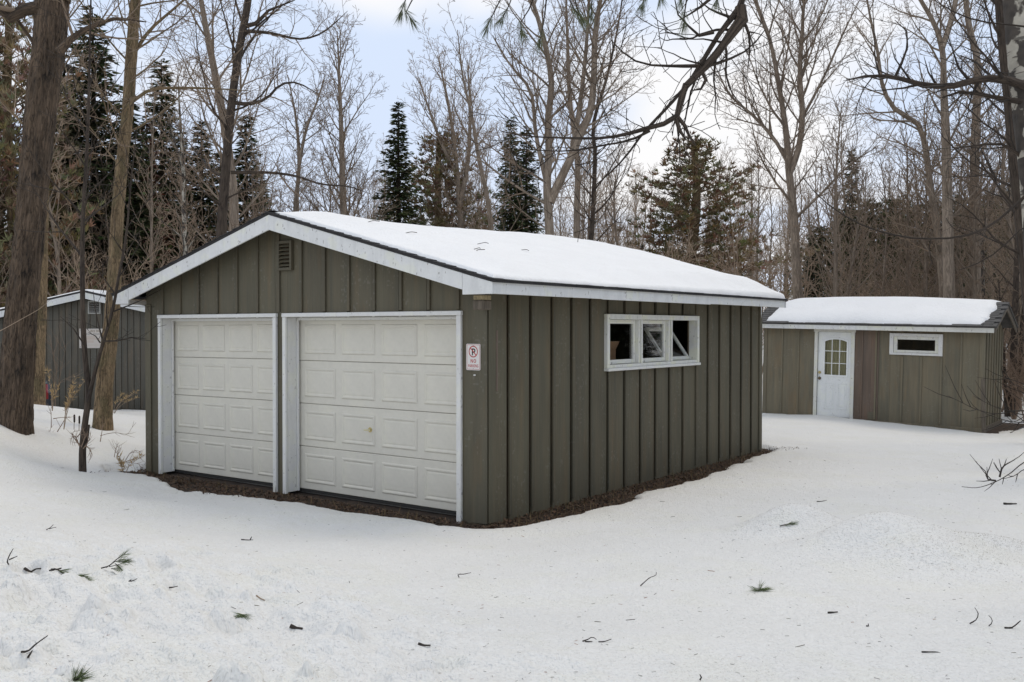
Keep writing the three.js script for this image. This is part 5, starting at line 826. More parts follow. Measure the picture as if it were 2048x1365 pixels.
ever('spruceC', 'dark spruce in front of the evergreen thicket beyond the shed', 'evergreen thicket beyond the shed', 50, [[1625, 470, 0.1, 1.3], [1720, 440, 1.3, 1.4], [1815, 440, 2.2, 1.4], [1915, 450, 3.1, 1.4], [2000, 440, 4.4, 1.4]]);

// the wood goes on beyond the right and left of the view; the garage windows mirror it
{ const r = rngOf(880); for (let i = 0; i < 16; i++) { const x = 20 + 9 * r(), z = -2 - i * 2.1, y = snowTop(x, z), e = EV[i % 2 ? 'spruceA' : 'spruceC'], o = thing('spruce_tree', 'dark spruce at the yard edge facing the garage window', 'tree', [x, y, z], r() * 6, 'spruces facing the garage window'); obj('trunk', e.g[0], e.bark, o); obj('foliage', e.g[1], M.needle, o); const s = 0.8 + 0.35 * r(); o.scale.set(s * 1.3, s, s * 1.3); } }
// thin trees and brush of the wood: a few kinds, each tree its own
const TH = [];
for (let k = 0; k < 4; k++) { const r = rngOf(800 + k), H = 9 + 2 * k % 3, lean = (r() - 0.5) * 1.2, [G, C] = growTree({ seed: 810 + k, tip: 0.0075, levels: 3, spacing: [0.34, 0.24, 0.2], step: 0.8, sides: 6, up: 0.09, stems: [{ pts: [V3(0, -0.3, 0), V3(lean * 0.2, H * 0.4, r() * 0.3), V3(lean * 0.6, H * 0.75, -r() * 0.4), V3(lean, H, 0)], r: [0.085, 0.07, 0.045, 0.012], n: 30, from: 0.2, len: [2.2, 1.0], ang: [0.9, 0.45] }] }); TH.push([G.geo(), C.geo(), H]); }
const SB = [];
for (let k = 0; k < 4; k++) { const r = rngOf(840 + k), st = []; for (let j = 0; j < 6; j++) { const a = r() * 6.28, l = 0.5 + r(), h = 2.4 + 1.6 * r(); st.push({ pts: [V3(0, -0.2, 0), V3(Math.cos(a) * l * 0.4, h * 0.5, Math.sin(a) * l * 0.4), V3(Math.cos(a) * l, h, Math.sin(a) * l)], r: [0.03, 0.02, 0.006], n: 9, from: 0.2, len: [1.2, 0.6], ang: [0.8, 0.5] }); } const [G, C] = growTree({ seed: 850 + k, tip: 0.006, levels: 3, spacing: [0.24, 0.2, 0.2], step: 0.5, sides: 5, stems: st }); SB.push([G.geo(), C.geo()]); }
function thinTree(u, d, k, s, turn, label, grp, tw = M.twig, bk = M.bark.grey) { const x = (u - CXP) / FPX * d, y = snowTop(x, -d), o = thing('young_tree', label, 'tree', [x, y, -d], turn, grp); obj('trunk', TH[k][0], bk, o); obj('crown', TH[k][1], tw, o); o.scale.setScalar(s); }
function bush(u, d, k, s, turn, label, grp, tw = M.twig) { const x = (u - CXP) / FPX * d, y = snowTop(x, -d), o = thing('leafless_bush', label, 'bush', [x, y, -d], turn, grp); obj('stems', SB[k][0], tw, o); obj('crown', SB[k][1], tw, o); o.scale.setScalar(s); }
{
  const r = rngOf(900);
  const row = (n, u0, u1, d0, d1, s0, s1, label, grp, tw, bk) => { for (let i = 0; i < n; i++) thinTree(u0 + (u1 - u0) * (i + 0.9 * r()) / n, d0 + (d1 - d0) * r(), Math.floor(r() * 4), s0 + (s1 - s0) * r(), r() * 6.28, label, grp, tw, bk); };
  row(9, 520, 790, 46, 60, 0.7, 1.05, 'thin bare tree between the dark spruces and the narrow spruce', 'thin trees above the garage roof peak', M.twig);
  row(7, 830, 1010, 48, 60, 0.75, 1.1, 'thin bare tree round the broad brown pine', 'thin trees round the brown pine', M.twigTan);
  row(10, 1110, 1400, 44, 62, 0.75, 1.1, 'thin bare tree in the wood behind the garage', 'thin trees behind the garage', M.twigTan);
  row(12, 1400, 1680, 42, 62, 0.8, 1.15, 'thin bare tree in the wood between garage and shed', 'thin trees between the garage and the shed', M.twigTan);
  row(12, 1680, 2100, 34, 48, 0.6, 1.1, 'thin bare tree in the wood behind the shed', 'thin trees behind the shed', M.twigTan);
  row(9, 1640, 2080, 26, 32, 0.75, 1.05, 'slender bare tree growing close behind the shed', 'slender trees close behind the shed', M.twig);
  row(9, -40, 330, 27, 34, 0.6, 1.0, 'thin bare tree in front of the dark spruces', 'thin trees in front of the spruces', M.twigTan);
  row(6, 330, 540, 28, 38, 0.5, 0.9, 'thin bare tree close behind the garage peak', 'thin trees behind the garage peak', M.twigRed);
  const rowB = (n, u0, u1, d0, d1, s0, s1, label, grp, tw) => { for (let i = 0; i < n; i++) bush(u0 + (u1 - u0) * (i + 0.9 * r()) / n, d0 + (d1 - d0) * r(), Math.floor(r() * 4), s0 + (s1 - s0) * r(), r() * 6.28, label, grp, tw); };
  rowB(12, 1200, 1600, 34, 50, 1.0, 1.6, 'tangled brown bush in the wood behind the garage', 'brush behind the garage', M.twigTan);
  rowB(9, 1580, 2080, 27, 40, 0.7, 1.1, 'tangled brown bush in the wood behind the shed', 'brush behind the shed', M.twigTan);
  rowB(9, 80, 480, 29, 36, 0.9, 1.4, 'tangled bush at the edge of the dark spruces', 'brush below the spruces', M.twigTan);
  rowB(8, 540, 1000, 40, 54, 1.1, 1.7, 'tangled bush just above the garage ridge', 'brush above the garage ridge', M.twigTan);
  rowB(4, 1985, 2090, 22.5, 26, 0.4, 0.7, 'small bush in the snow right of the shed', 'bushes right of the shed', M.twigRed);
}
// the wood beyond, one brown mass of far stems
{
  const n = 240;
  for (let k = 0; k < 2; k++) for (const part of [0, 1]) {
    const im = new THREE.InstancedMesh(TH[k + 1][part], part ? M.twigTan : M.bark.grey, n), q = new THREE.Object3D(), rr = rngOf(970 + k);
    for (let i = 0; i < n; i++) { const rd = 66 + 60 * rr(), an = -0.75 + 2.35 * rr(), x = Math.sin(an) * rd, z = -Math.cos(an) * rd; q.position.set(x, snowTop(x, z), z); q.rotation.y = rr() * 6.28; q.scale.setScalar(0.75 + 0.5 * rr()); q.updateMatrix(); im.setMatrixAt(i, q.matrix); }
    im.name = numbered('far_wood'); im.castShadow = im.receiveShadow = true; scene.add(im); tag(im, 'far leafless wood that reads as one brown haze of stems', null, null, 'stuff');
  }
}

// ---------------------------------------------------------------- pine overhead, its trunk just right of the view
function tuft(N, p, dir, n, len, rng, cA = [0.055, 0.07, 0.03], cB = [0.14, 0.15, 0.075], w = 0.0022, spread = 0.75) {
  for (let i = 0; i < n; i++) { const t = rng(); N.cur = [0, 1, 2].map(j => lerp(cA[j], cB[j], t)); const d = dir.clone().addScaledVector(perp(dir, rng() * 6.28), spread * Math.sqrt(rng())).normalize(); d.y -= 0.12; d.normalize(); const q = p.clone().addScaledVector(dir, -0.03 * rng()); N.blade(q, d, perp(d, rng() * 6.28), len * (0.7 + 0.45 * rng()), w); }
}
{
  let G = new Geo(); const rng = rngOf(1001), N = new Geo(true), bx = 6.4, bz = -6.6, by = snowTop(bx, bz);
  const t = thing('pine_tree', 'dark pine limb drooping over the garage with needle tufts', 'tree', [bx, 0, bz]);
  const o = { tip: 0.0028, levels: 3, spacing: [0.3, 0.2, 0.2], wob: 0.2, up: 0.015, ang: 0.9, segK: 0.28 };
  const done = name => { const q = G.geo(); q.translate(-bx, 0, -bz); obj(name, q, M.bark.dark, t); G = new Geo(); };
  const limb = (path, r, n, len, d = 6.8, lv = 2) => { const pts = smooth(px(path, d), 0.12), m = pts.length, rad = pts.map((_, i) => lerpR(r, i / (m - 1)) * (1 + 0.08 * Math.sin(i * 1.7))); G.tube(pts, rad, 9); let az = 1; for (let k = 0; k < n; k++) { const tt = 0.12 + 0.86 * (k + rng() * 0.8) / n, f = Math.min(m - 2, Math.floor(tt * (m - 1))), T = V3().subVectors(pts[f + 1], pts[f]).normalize(); az += 2.4 + rng(); const an = 0.7 + 0.6 * rng(); branch(G, G, rng, pts[f], T.clone().multiplyScalar(Math.cos(an)).addScaledVector(perp(T, az), Math.sin(an)).normalize(), len * (0.5 + rng()), Math.max(0.003, lerpR(r, tt) * 0.33), lv, o); } done('limb'); };
  const trunkPts = [V3(bx, by - 0.2, bz), V3(bx + 0.05, 4, bz), V3(bx - 0.05, 9, bz + 0.1), V3(bx, 14, bz)];
  G.tube(smooth(trunkPts, 0.4), Array.from({ length: 60 }, (_, i) => 0.24 * (1 - i / 60) + 0.03), 16); done('trunk');
  limb([[2850, -560, 6.6], [2300, -520, 6.6], [1900, -330, 6.7], [1600, -130], [1500, -40], [1481, 12], [1440, 66], [1402, 128], [1372, 172], [1332, 218], [1290, 262], [1262, 300], [1232, 335], [1190, 372]], [0.12, 0.11, 0.10, 0.08, 0.06, 0.05, 0.037, 0.034, 0.033, 0.026, 0.022, 0.014, 0.009, 0.004], 30, 0.5);
  limb([[1481, 12], [1488, 30], [1462, 68], [1425, 118], [1392, 152], [1372, 172]], [0.04, 0.045, 0.033, 0.028, 0.027, 0.026], 8, 0.5);
  limb([[1372, 168], [1364, 195], [1356, 222], [1350, 240], [1310, 252], [1262, 266], [1210, 276], [1130, 276], [1050, 272], [1000, 262]], [0.022, 0.024, 0.02, 0.015, 0.012, 0.010, 0.008, 0.006, 0.005, 0.003], 14, 0.4);
  limb([[1352, 236], [1360, 262], [1372, 280]], [0.018, 0.013, 0.006], 3, 0.2); limb([[1354, 232], [1372, 255], [1384, 284], [1392, 292]], [0.016, 0.013, 0.01, 0.005], 3, 0.2);
  limb([[1300, 262], [1262, 280], [1200, 292], [1140, 302], [1060, 300]], [0.01, 0.008, 0.007, 0.005, 0.003], 10, 0.4);
  limb([[1400, 132], [1335, 132], [1280, 126], [1240, 100], [1222, 80]], [0.014, 0.011, 0.008, 0.006, 0.003], 6, 0.35); limb([[1405, 135], [1455, 120], [1500, 96], [1530, 60]], [0.012, 0.01, 0.007, 0.003], 5, 0.35); limb([[1403, 140], [1412, 160], [1408, 175], [1380, 182]], [0.014, 0.012, 0.009, 0.004], 3, 0.3);
  limb([[1428, 65], [1400, 72], [1375, 50], [1352, 22], [1350, 0]], [0.012, 0.01, 0.008, 0.006, 0.004], 4, 0.3); limb([[1440, -20], [1400, 15], [1360, 40]], [0.014, 0.01, 0.004], 3, 0.2);
  // low thin bough that sags across the right of the view, and one above it
  limb([[2850, 120, 6.4], [2400, 170, 6.2], [2120, 320, 6], [2048, 395, 6], [1960, 463, 6], [1850, 478, 6], [1750, 460, 6], [1690, 432, 6], [1640, 395, 6], [1606, 355, 6]], [0.04, 0.032, 0.022, 0.018, 0.014, 0.011, 0.009, 0.007, 0.005, 0.003], 9, 0.22, 6, 3);
  limb([[2850, 60, 6.4], [2400, 110, 6.3], [2150, 75, 6.2], [2048, 53, 6.2], [1950, 40, 6.2], [1880, 8, 6.2], [1850, -20, 6.2]], [0.03, 0.022, 0.014, 0.011, 0.008, 0.006, 0.003], 6, 0.3, 6.2, 3);
  limb([[2850, 480, 6.4], [2400, 480, 6.2], [2120, 440, 6], [2048, 455, 6], [2000, 500, 6], [1960, 525, 6], [1920, 540, 6]], [0.03, 0.02, 0.012, 0.009, 0.007, 0.005, 0.003], 6, 0.22, 6, 3);
  // hanging shoots with long needles along the top
  const shoots = [[[860, -120], [822, -30], [808, 8], [802, 25]], [[860, -120], [825, 0], [812, 22], [822, 38]], [[1040, -100], [1010, -20], [985, 30], [975, 52]], [[1040, -100], [1022, 0], [1005, 36]], [[1080, -90], [1062, 10], [1040, 50], [1044, 62]], [[1140, -90], [1135, -20], [1148, 18], [1158, 30]], [[1160, -90], [1150, 0], [1164, 36]], [[1190, -90], [1185, -10], [1182, 28]], [[1290, -90], [1295, -30], [1286, 8]], [[1320, -90], [1318, -30], [1322, -6]], [[1385, -60], [1370, 20], [1368, 45]], [[1435, -60], [1438, -15], [1434, 2]], [[1370, -60], [1366, -20], [1362, 0]], [[1100, -90], [1088, 40], [1080, 80]]];
  for (const s of shoots) { const d = 5.2 + 0.5 * rng(), pts = smooth(px(s, d), 0.05), m = pts.length; G.tube(pts, pts.map((_, i) => 0.006 * (1 - i / m) + 0.0018), 5); done('shoot'); const T = V3().subVectors(pts[m - 1], pts[m - 2]).normalize(); tuft(N, pts[m - 1], T, 46, 0.105, rng, undefined, undefined, 0.0026, 0.55); tuft(N, pts[m - 2], T, 26, 0.09, rng, undefined, undefined, 0.0026, 0.7); }
  limb([[2850, -700, 6], [2200, -560, 5.6], [1700, -300, 5.4], [1430, -62, 5.4], [1250, -90, 5.4], [1040, -102, 5.4], [860, -122, 5.4]], [0.07, 0.05, 0.035, 0.022, 0.016, 0.011, 0.005], 14, 0.4, 5.4);
  { const q = N.geo(); q.translate(-bx, 0, -bz); obj('needles', q, M.needle, t).userData.kind = 'stuff'; }
}
// ---------------------------------------------------------------- low growth
{
  const mk = (name, label, cat, roots, d0, build, mt, grp) => { const G = new Geo(); build(G); const p = roots, o = obj(name, (() => { const q = G.geo(); q.translate(-p.x, -p.y, -p.z); return q; })(), mt); o.position.copy(p); tag(o, label, cat, grp); return o; };
  const twigs = (G, paths, d, r, rng, sub = 3, sl = 0.12) => { for (const s of paths) { const pts = smooth(px(s, d), 0.03), n = pts.length; G.tube(pts, pts.map((_, i) => r * (1 - 0.75 * i / n)), 5); for (let k = 0; k < sub; k++) { const f = Math.floor(n * (0.2 + 0.75 * rng())), T = V3().subVectors(pts[Math.min(n - 1, f + 1)], pts[Math.max(0, f - 1)]).normalize(), a = 0.6 + 0.4 * rng(), dd = T.clone().multiplyScalar(Math.cos(a)).addScaledVector(perp(T, rng() * 6.28), Math.sin(a)).normalize(), q = pts[Math.min(n - 1, f)], l = sl * (0.5 + rng()); G.tube([q, q.clone().addScaledVector(dd, l * 0.5), q.clone().addScaledVector(dd, l).add(V3(0, 0.1 * l, 0))], [r * 0.5, r * 0.4, r * 0.2], 4); } } };
  const rng = rngOf(1100);
  // shrub at the right edge of the yard
  { const p = V3(3.75, snowTop(3.75, -5.9), -5.9); mk('leafless_shrub', 'dark leafless shrub reaching over the snow at the yard edge', 'shrub', p, 5.7, G => { twigs(G, [[[2215, 1060], [2140, 960], [2080, 918], [2048, 926], [2020, 948], [1992, 964], [1955, 976], [1924, 974]], [[2215, 1060], [2150, 1000], [2090, 935], [2048, 940], [2030, 952], [2008, 958]], [[1992, 962], [1975, 958], [1972, 944]], [[2000, 955], [2006, 935], [2030, 920]], [[2215, 1060], [2180, 940], [2120, 880], [2060, 850]]], 5.7, 0.0065, rng, 5, 0.09); }, M.twigDark); }
  { const p = at(2120, 920, 13); p.y = snowTop(p.x, p.z); mk('leafless_shrub', 'thin twigs spreading in front of the shed gable', 'shrub', p, 13, G => twigs(G, [[[2125, 915], [2080, 830], [2048, 822], [1990, 828], [1950, 818], [1925, 806], [1896, 792]], [[2125, 915], [2085, 845], [2030, 826], [1985, 812], [1962, 800], [1948, 793]], [[2125, 915], [2090, 800], [2050, 770], [1995, 750], [1972, 738]], [[2125, 915], [2070, 850], [2030, 845], [2005, 842]], [[2125, 915], [2060, 790], [2030, 770], [2012, 775]]], 13, 0.012, rng, 8, 0.35), M.twigDark); }
  // dry weeds by the left bank: pale seed heads and dark stalks
  const weed = (label, u, v, d, H, head, n) => { const p = at(u, v, d); p.y = snowY(p.x, p.z); const o = thing('dry_weed', label, 'weed', [p.x, p.y, p.z]), G = new Geo(), L = new Geo(true); const st = n;
    for (let k = 0; k < st; k++) { const a = rng() * 6.28, ln = 0.16 * rng() + 0.03, h = H * (0.6 + 0.45 * rng()), e = V3(Math.cos(a) * ln * 1.5 + head * 0.5, h, Math.sin(a) * ln), m = V3(e.x * 0.3, h * 0.5, e.z * 0.3); const pts = smooth([V3(0, -0.05, 0), m, e], 0.05); G.tube(pts, pts.map((_, i) => 0.006 * (1 - 0.7 * i / pts.length)), 4);
      for (let j = 0; j < 34; j++) { const t = 0.45 + 0.55 * rng(), q = pts[Math.min(pts.length - 1, Math.floor(t * pts.length))], dd = V3(rng() - 0.5, rng() * 1.1, rng() - 0.5).normalize(); const c = 0.6 + 0.6 * rng(); L.cur = [0.46 * c, 0.32 * c, 0.15 * c]; L.blade(q, dd, perp(dd, rng() * 6.28), 0.05 + 0.07 * rng(), 0.012); } }
    obj('stalks', G.geo(), M.twigTan, o); obj('seed_heads', L.geo(), M.needle, o); };
  weed('dry straw coloured weed with curled leaves beside the dark car', 104, 838, 17, 0.7, 0, 3); weed('tall pale weed with feathery seed heads by the forked sapling', 126, 850, 15, 0.95, 0.25, 4); weed('bent pale grass plume leaning against the far outbuilding', 225, 826, 21.5, 0.55, 0.9, 4); weed('low dead weed in the snow beside the garage corner', 246, 900, 12.7, 0.35, 0.1, 3);
  for (const [u, v] of [[147, 832], [157, 834]]) { const p = at(u, v, 15.5); p.y = snowY(p.x, p.z); const o = thing('cattail', 'dark dry cattail standing in the snow bank', 'weed', [p.x, p.y, p.z], 0, 'cattails in the snow bank'), g = new Geo(); g.tube([V3(0, -0.1, 0), V3(0.01, 0.25, 0)], [0.006, 0.004], 5); obj('stalk', g.geo(), M.twig, o); const h = new THREE.CapsuleGeometry(0.016, 0.1, 4, 8); obj('seed_head', h, M.twigDark, o).position.set(0.01, 0.18, 0); }
  const scr = (label, d, paths, r, sub) => { const q = at(...paths[0][0], d); q.y = snowY(q.x, q.z); mk('bramble', label, 'bramble', q, d, G => twigs(G, paths, d, r, rng, sub, 0.12), M.twigRed); };
  scr('tangle of thin red brown stems at the foot of the sapling', 12.3, [[[160, 893], [150, 880], [145, 868], [150, 860]], [[162, 895], [170, 875], [176, 862]], [[158, 890], [148, 872], [140, 880]], [[166, 898], [178, 880], [180, 866]], [[172, 893], [180, 900], [184, 910]], [[158, 892], [152, 876], [160, 868]]], 0.007, 7);
  scr('thin arching brambles on the snow beside the garage corner', 12.8, [[[250, 922], [262, 905], [275, 902], [287, 912]], [[246, 926], [262, 920], [288, 914]], [[240, 925], [255, 925], [285, 930]], [[228, 915], [232, 895], [238, 885]], [[233, 916], [236, 902], [240, 890]], [[200, 872], [215, 868], [230, 866], [255, 868], [262, 858], [272, 845]]], 0.005, 6);
  scr('dark dead stems standing on the snow bank', 14, [[[102, 856], [102, 835], [100, 820]], [[114, 864], [124, 848], [132, 832], [134, 815]], [[98, 888], [98, 870], [101, 856]], [[106, 838], [118, 836], [135, 835]], [[200, 884], [203, 866], [206, 850]]], 0.007, 4);
  { const p = V3(-5.0, 0, -8.6); p.y = snowTop(p.x, p.z); mk('long_twig', 'long pale twig arching from the left across the thick trunk', 'twig', p, 8.5, G => twigs(G, [[[-160, 760], [-60, 690], [0, 662], [40, 640], [80, 617], [100, 600]]], 8.5, 0.006, rng, 0), M.twigTan); }
  { const p = at(105, 818, 19); p.y = snowY(p.x, p.z); mk('leafless_shrub', 'spindly leafless shrub in front of the far outbuilding', 'shrub', p, 19, G => twigs(G, [[[110, 825], [111, 770], [114, 720], [122, 680]], [[112, 790], [122, 740], [132, 690]], [[112, 740], [104, 700], [100, 670]], [[111, 775], [126, 760], [140, 755]]], 19, 0.008, rng, 7, 0.5), M.twig); }
}
// ---------------------------------------------------------------- what has dropped on the snow
{
  const rng = rngOf(1200), fallen = 'fallen twigs on the snow';
  const twig = (paths, r, label, grp = fallen, mt = M.twigDark) => { // each path: [u, v, height above the snow]
    const b = ground(paths[0][0][0], paths[0][0][1]), G = new Geo();
    for (const s of paths) { const pts = smooth(s.map(([u, v, h = 0.004]) => { const q = at(u, v, -b.z); q.y = Math.max(q.y, snowY(q.x, q.z) + 0.002); if (h === 0.004 && Math.abs(v - paths[0][0][1]) < 3) q.y = snowY(q.x, q.z) + r; return q; }), 0.02), n = pts.length; G.tube(pts, pts.map((_, i) => r * (1 - 0.6 * i / n) * (1 + 0.12 * Math.sin(i * 2.1))), 6, true); }
    const g = G.geo(); g.translate(-b.x, -b.y, -b.z); const o = obj('fallen_twig', g, mt); o.position.copy(b); tag(o, label, 'twig', grp); };
  twig([[[42, 1320], [55, 1303], [70, 1290], [95, 1272]], [[55, 1316], [64, 1302]]], 0.0055, 'longest dark forked twig poking from the trodden snow');
  twig([[[17, 1140], [14, 1125], [20, 1108], [26, 1098]], [[18, 1120], [34, 1113]]], 0.005, 'forked dark twig standing upright in the trodden snow');
  twig([[[48, 1148], [62, 1144], [70, 1139], [82, 1142]]], 0.009, 'short chewed stick lying on the trodden snow'); twig([[[102, 1143], [112, 1140], [122, 1137]]], 0.009, 'stubby dark stick lying beside a pine sprig');
  twig([[[257, 1170], [263, 1164], [274, 1158]], [[258, 1169], [262, 1160]]], 0.004, 'small forked twig below the large pine sprig'); twig([[[338, 1178], [347, 1175], [355, 1173]]], 0.005, 'short dark stick lying right of the pine sprig');
  twig([[[92, 1062], [100, 1056], [106, 1050]], [[98, 1058], [112, 1055]]], 0.004, 'small crossed twig on the far trodden snow'); twig([[[482, 1082], [494, 1081], [506, 1080]], [[500, 1080], [503, 1074]]], 0.005, 'thin twig lying in front of the left garage door');
  twig([[[918, 1157], [916, 1150], [928, 1149], [942, 1146]]], 0.004, 'bent thin twig in front of the garage corner'); twig([[[1281, 1176], [1288, 1166], [1300, 1156], [1312, 1151], [1313, 1145]]], 0.004, 'long curved twig standing out of the smooth snow');
  twig([[[1165, 1289], [1175, 1280], [1185, 1275], [1193, 1280]], [[1170, 1292], [1178, 1287], [1185, 1291]], [[1197, 1293], [1208, 1284], [1223, 1279]]], 0.0035, 'three thin arched stems looping out of the snow');
  twig([[[1844, 1312], [1858, 1310], [1870, 1313], [1877, 1327]]], 0.004, 'arched thin stem bending over the snow'); twig([[[1940, 1252], [1953, 1240], [1957, 1228], [1950, 1216]]], 0.0035, 'curved thin stem rising from the snow'); twig([[[1978, 1255], [1985, 1246], [1984, 1238], [1978, 1232]]], 0.003, 'short curved stem rising from the snow');
  twig([[[2010, 1263], [2024, 1256], [2042, 1242]], [[2018, 1268], [2026, 1263]]], 0.005, 'straight dark twig slanting from the snow at the yard edge'); twig([[[1400, 1365], [1403, 1356], [1400, 1350]]], 0.004, 'tiny dark stub poking from the snow'); twig([[[1733, 1259], [1737, 1254], [1737, 1248]]], 0.004, 'tiny bent stub poking from the smooth snow'); twig([[[1634, 1006], [1642, 1004], [1654, 1001]]], 0.005, 'little twig beyond the low snow mound');
  twig([[[836, 1291], [848, 1290], [861, 1292]]], 0.007, 'short green bark strip on the snow'); twig([[[2008, 1011], [2020, 1010], [2034, 1011]]], 0.012, 'dark bark flake on the far snow'); twig([[[1656, 1231], [1664, 1231], [1676, 1233]]], 0.006, 'olive bark strip right of the needle tuft'); twig([[[580, 1270], [590, 1273], [605, 1279]]], 0.012, 'brown bark flake on the trodden snow'); twig([[[512, 1199], [520, 1199], [530, 1197]]], 0.005, 'pale snapped twig on the trodden snow', fallen, M.twigTan);
  // pine sprigs
  const sprig = (label, stem, subs, d0) => { const b = ground(...stem[0]), d = -b.z, o = thing('pine_sprig', label, 'pine sprig', [b.x, b.y, b.z], 0, 'pine sprigs dropped on the snow'), G = new Geo(), N = new Geo(true), L = q => { const w = at(q[0], q[1], d + (q[2] ?? 0)); w.y = Math.max(w.y, snowY(w.x, w.z) + 0.01); return w.sub(b); };
    for (const [k, s] of [stem, ...subs].entries()) { const pts = smooth(s.map(L), 0.02), n = pts.length; G.tube(pts, pts.map((_, i) => (k ? 0.003 : 0.005) * (1 - 0.6 * i / n)), 5); const T = V3().subVectors(pts[n - 1], pts[Math.max(0, n - 3)]).normalize(); for (let j = 0; j < 3; j++) tuft(N, pts[Math.max(0, n - 1 - j)], T, 12, 0.07, rng, [0.05, 0.08, 0.025], [0.16, 0.20, 0.07], 0.0026, 0.55); }
    obj('stem', G.geo(), M.twigDark, o); obj('needles', N.geo(), M.needle, o); };
  sprig('large green pine sprig lying on the trodden snow', [[202, 1142], [218, 1132], [232, 1120], [250, 1108]], [[[212, 1136], [230, 1124], [245, 1120]], [[218, 1134], [236, 1130], [252, 1124]], [[222, 1138], [236, 1138]], [[230, 1128], [240, 1135]], [[236, 1124], [256, 1122]]]);
  sprig('small pine sprig on a long bent twig', [[98, 1146], [110, 1152], [135, 1154], [158, 1158], [168, 1155]], [[[160, 1157], [176, 1160]], [[120, 1150], [128, 1142]]]);
  sprig('dense pine needle clump at the lower edge of the trodden snow', [[145, 1368], [155, 1358], [162, 1348]], [[[148, 1366], [150, 1352]], [[150, 1366], [166, 1352]], [[152, 1366], [168, 1360]]]);
  sprig('upright pine needle tuft in the smooth snow', [[1518, 1186], [1520, 1182], [1520, 1176]], [[[1518, 1186], [1510, 1180]], [[1520, 1186], [1530, 1180]], [[1520, 1186], [1534, 1184]]]);
  sprig('tiny pine needle tuft near the trodden snow edge', [[484, 1240], [486, 1236], [488, 1234]], [[[484, 1240], [480, 1234]]]);
  sprig('small grey green sprig at the low snow mound', [[1560, 1060], [1575, 1058], [1590, 1056]], [[[1566, 1060], [1580, 1062]]]);
  // loose needles, scales and bark crumbs
  { const g = new THREE.TetrahedronGeometry(1), n = 5600, cr = new THREE.InstancedMesh(new THREE.CylinderGeometry(1, 1, 1, 4), mat({ color: 0xffffff, roughness: 0.9 }), n), q = new THREE.Object3D(), c = new THREE.Color();
    for (let i = 0; i < n; i++) { const dirt = i > 1400, mo = MOUND[Math.floor(rng() * 4)], gs = () => (rng() + rng() + rng() - 1.5), d = dirt ? mo[1] + gs() * mo[3] * 1.1 - 0.1 : 3.6 + 11 * Math.pow(rng(), 1.4), x = dirt ? mo[0] + gs() * mo[2] * 1.2 : (rng() - 0.5) * 1.25 * d, l = toLocal(x, -d, GC); if (rectDist(l[0], l[1], -GW, 0, -GL, 0) < 0.75) { q.position.set(0, -1, 2); } else q.position.set(x, snowY(x, -d) + 0.002, -d);
      const big = rng() < 0.04; q.rotation.set(Math.PI / 2 + (rng() - 0.5) * 0.3, 0, rng() * 6.28, 'XYZ'); const L = big ? 0.03 + 0.05 * rng() : 0.006 + 0.022 * rng(), w = big ? 0.0018 : 0.0006 + 0.0006 * rng(); if (dirt) q.scale.set(0.0006 + 0.0007 * rng(), 0.0015 + 0.004 * rng(), 0.0008); else q.scale.set(w, L, w); q.updateMatrix(); cr.setMatrixAt(i, q.matrix); const k = rng(); c.setRGB(...(dirt ? [0.26, 0.23, 0.18] : k < 0.15 ? [0.30, 0.13, 0.07] : k < 0.5 ? [0.10, 0.09, 0.05] : [0.07, 0.055, 0.045])); cr.setColorAt(i, c); }
    cr.name = 'needle_litter'; scene.add(cr); tag(cr, 'loose dry needles and bark crumbs scattered on the snow', null, null, 'stuff'); }
  // fallen leaves along the garage walls
  { const lg = new Geo(); const f = (a, r) => V3(Math.cos(a) * r, 0.25 * r * r, Math.sin(a) * r * 0.6), O = V3(0, 0, 0); for (let k = 0; k < 7; k++) lg.tri(O, f((k + 1) / 7 * 6.283, 0.7 + 0.3 * ((k + 1) % 2)), f(k / 7 * 6.283, 0.7 + 0.3 * (k % 2)));
    const n = 15000, im = new THREE.InstancedMesh(lg.geo(), new THREE.MeshStandardMaterial({ color: 0xffffff, roughness: 0.85, side: THREE.DoubleSide }), n), q = new THREE.Object3D(), c = new THREE.Color(); const e = V3();
    for (let i = 0; i < n; i++) { let lx, lz; const k = rng(); if (k < 0.46) { lx = -GW - 0.2 + (GW + 0.8) * rng(); lz = 0.78 * Math.pow(rng(), 1.1); } else if (k < 0.92) { lx = 0.72 * Math.pow(rng(), 1.1); lz = -GL - 0.2 + (GL + 0.6) * rng(); } else { lx = -GW - 0.3 * rng(); lz = -3 * rng(); }
      const wx = GC[0] + lx * ex[0] + lz * ez[0], wz = GC[2] + lx * ex[1] + lz * ez[1], sy = snowY(wx, wz); const on = sy > 0.0; if (on && (sy > 0.045 || rng() < 0.8)) { q.position.set(0, -1, 2); } else q.position.set(wx, Math.max(sy, -0.03) + 0.012 + 0.012 * rng(), wz);
      q.rotation.set((rng() - 0.5) * 1.1, rng() * 6.28, (rng() - 0.5) * 1.1); const s = 0.008 + 0.014 * rng() * rng() + 0.004 * rng(); q.scale.set(s * (1 + rng()), s, s); q.updateMatrix(); im.setMatrixAt(i, q.matrix); const t = rng(), b = 0.5 + 0.9 * rng(); c.setRGB(0.092 * b, lerp(0.045, 0.062, t) * b, lerp(0.024, 0.036, t) * b); im.setColorAt(i, c); }
    im.name = 'leaf_litter'; scene.add(im); im.castShadow = im.receiveShadow = true; tag(im, 'dead brown leaves heaped along the foot of the garage walls', null, null, 'stuff');
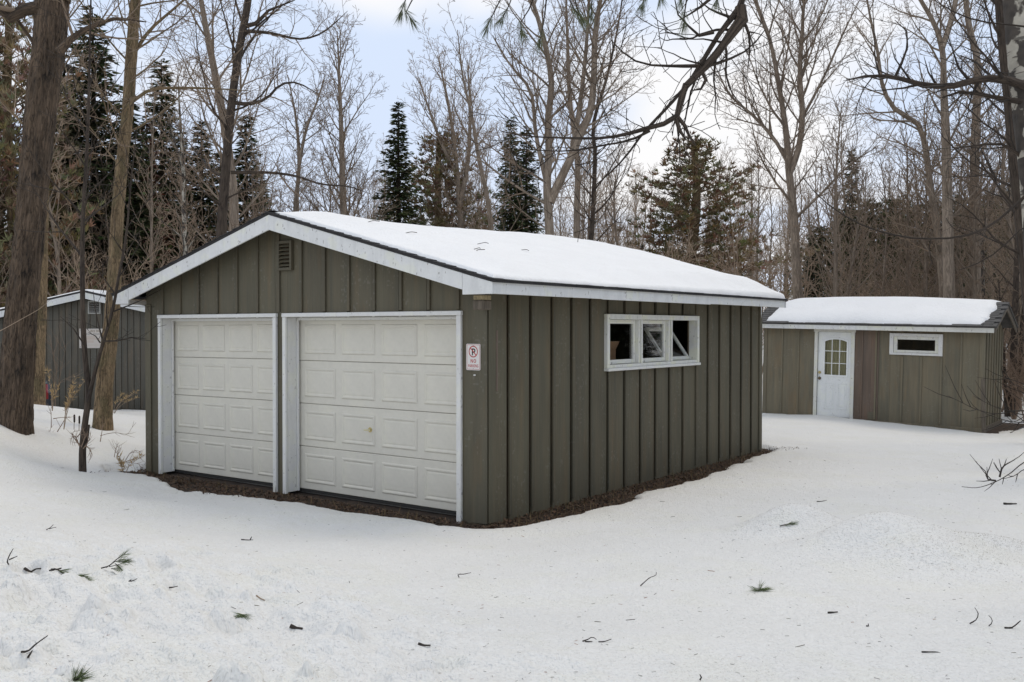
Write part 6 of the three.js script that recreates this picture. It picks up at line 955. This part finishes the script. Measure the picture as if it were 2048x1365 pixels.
    // blades of dead grass
    const bg = new Geo(); bg.blade(V3(0, 0, 0), V3(0.25, 1, 0).normalize(), V3(0, 0, 1), 1, 0.06); const m2 = 900, gr = new THREE.InstancedMesh(bg.geo(), new THREE.MeshStandardMaterial({ color: 0xffffff, roughness: 0.9, side: THREE.DoubleSide }), m2);
    for (let i = 0; i < m2; i++) { const s1 = rng() < 0.7, lx = s1 ? 0.05 + 0.4 * rng() : -rng() * GW, lz = s1 ? -rng() * GL : 0.05 + 0.35 * rng(), wx = GC[0] + lx * ex[0] + lz * ez[0], wz = GC[2] + lx * ex[1] + lz * ez[1]; q.position.set(wx, -0.03, wz); q.rotation.set((rng() - 0.5) * 1.6, rng() * 6.28, (rng() - 0.5) * 1.6); q.scale.setScalar(0.05 + 0.09 * rng()); q.updateMatrix(); gr.setMatrixAt(i, q.matrix); const b = 0.5 + 0.8 * rng(); c.setRGB(0.13 * b, 0.09 * b, 0.04 * b); gr.setColorAt(i, c); }
    gr.name = 'dead_grass'; scene.add(gr); tag(gr, 'short dead grass blades among the leaves along the garage', null, null, 'stuff'); }
  // leaves along the far outbuilding and the shed
  // twigs lying on the garage roof snow
  const roofTwig = (s, z, len, rot, label) => { const G = new Geo(), pts = smooth([V3(-len / 2, 0, 0), V3(0, 0.012, 0.02), V3(len / 2, 0.002, -0.01)], 0.02); G.tube(pts, pts.map((_, i) => 0.004), 5, true); const o = obj('fallen_twig', G.geo(), M.twigDark); const lx = -s; const wx = GC[0] + lx * ex[0] + z * ez[0], wz = GC[2] + lx * ex[1] + z * ez[1]; o.position.set(wx, roofY(s) + 0.135, wz); o.rotation.set(0, rot, 0.1); tag(o, label, 'twig', 'twigs on the garage roof snow'); };
  for (const [s, z, l, r] of [[1.5, -0.5, 0.16, 0.4], [0.75, -0.8, 0.2, 1.2], [0.6, -0.65, 0.17, -0.9], [1.3, -1.6, 0.2, 0.8], [1.1, -2.2, 0.17, 2.2], [2.2, -0.6, 0.15, 0.2]]) roofTwig(s, z, l, r, 'short dark twig lying on the garage roof snow');
}
renderer.render(scene, camera);
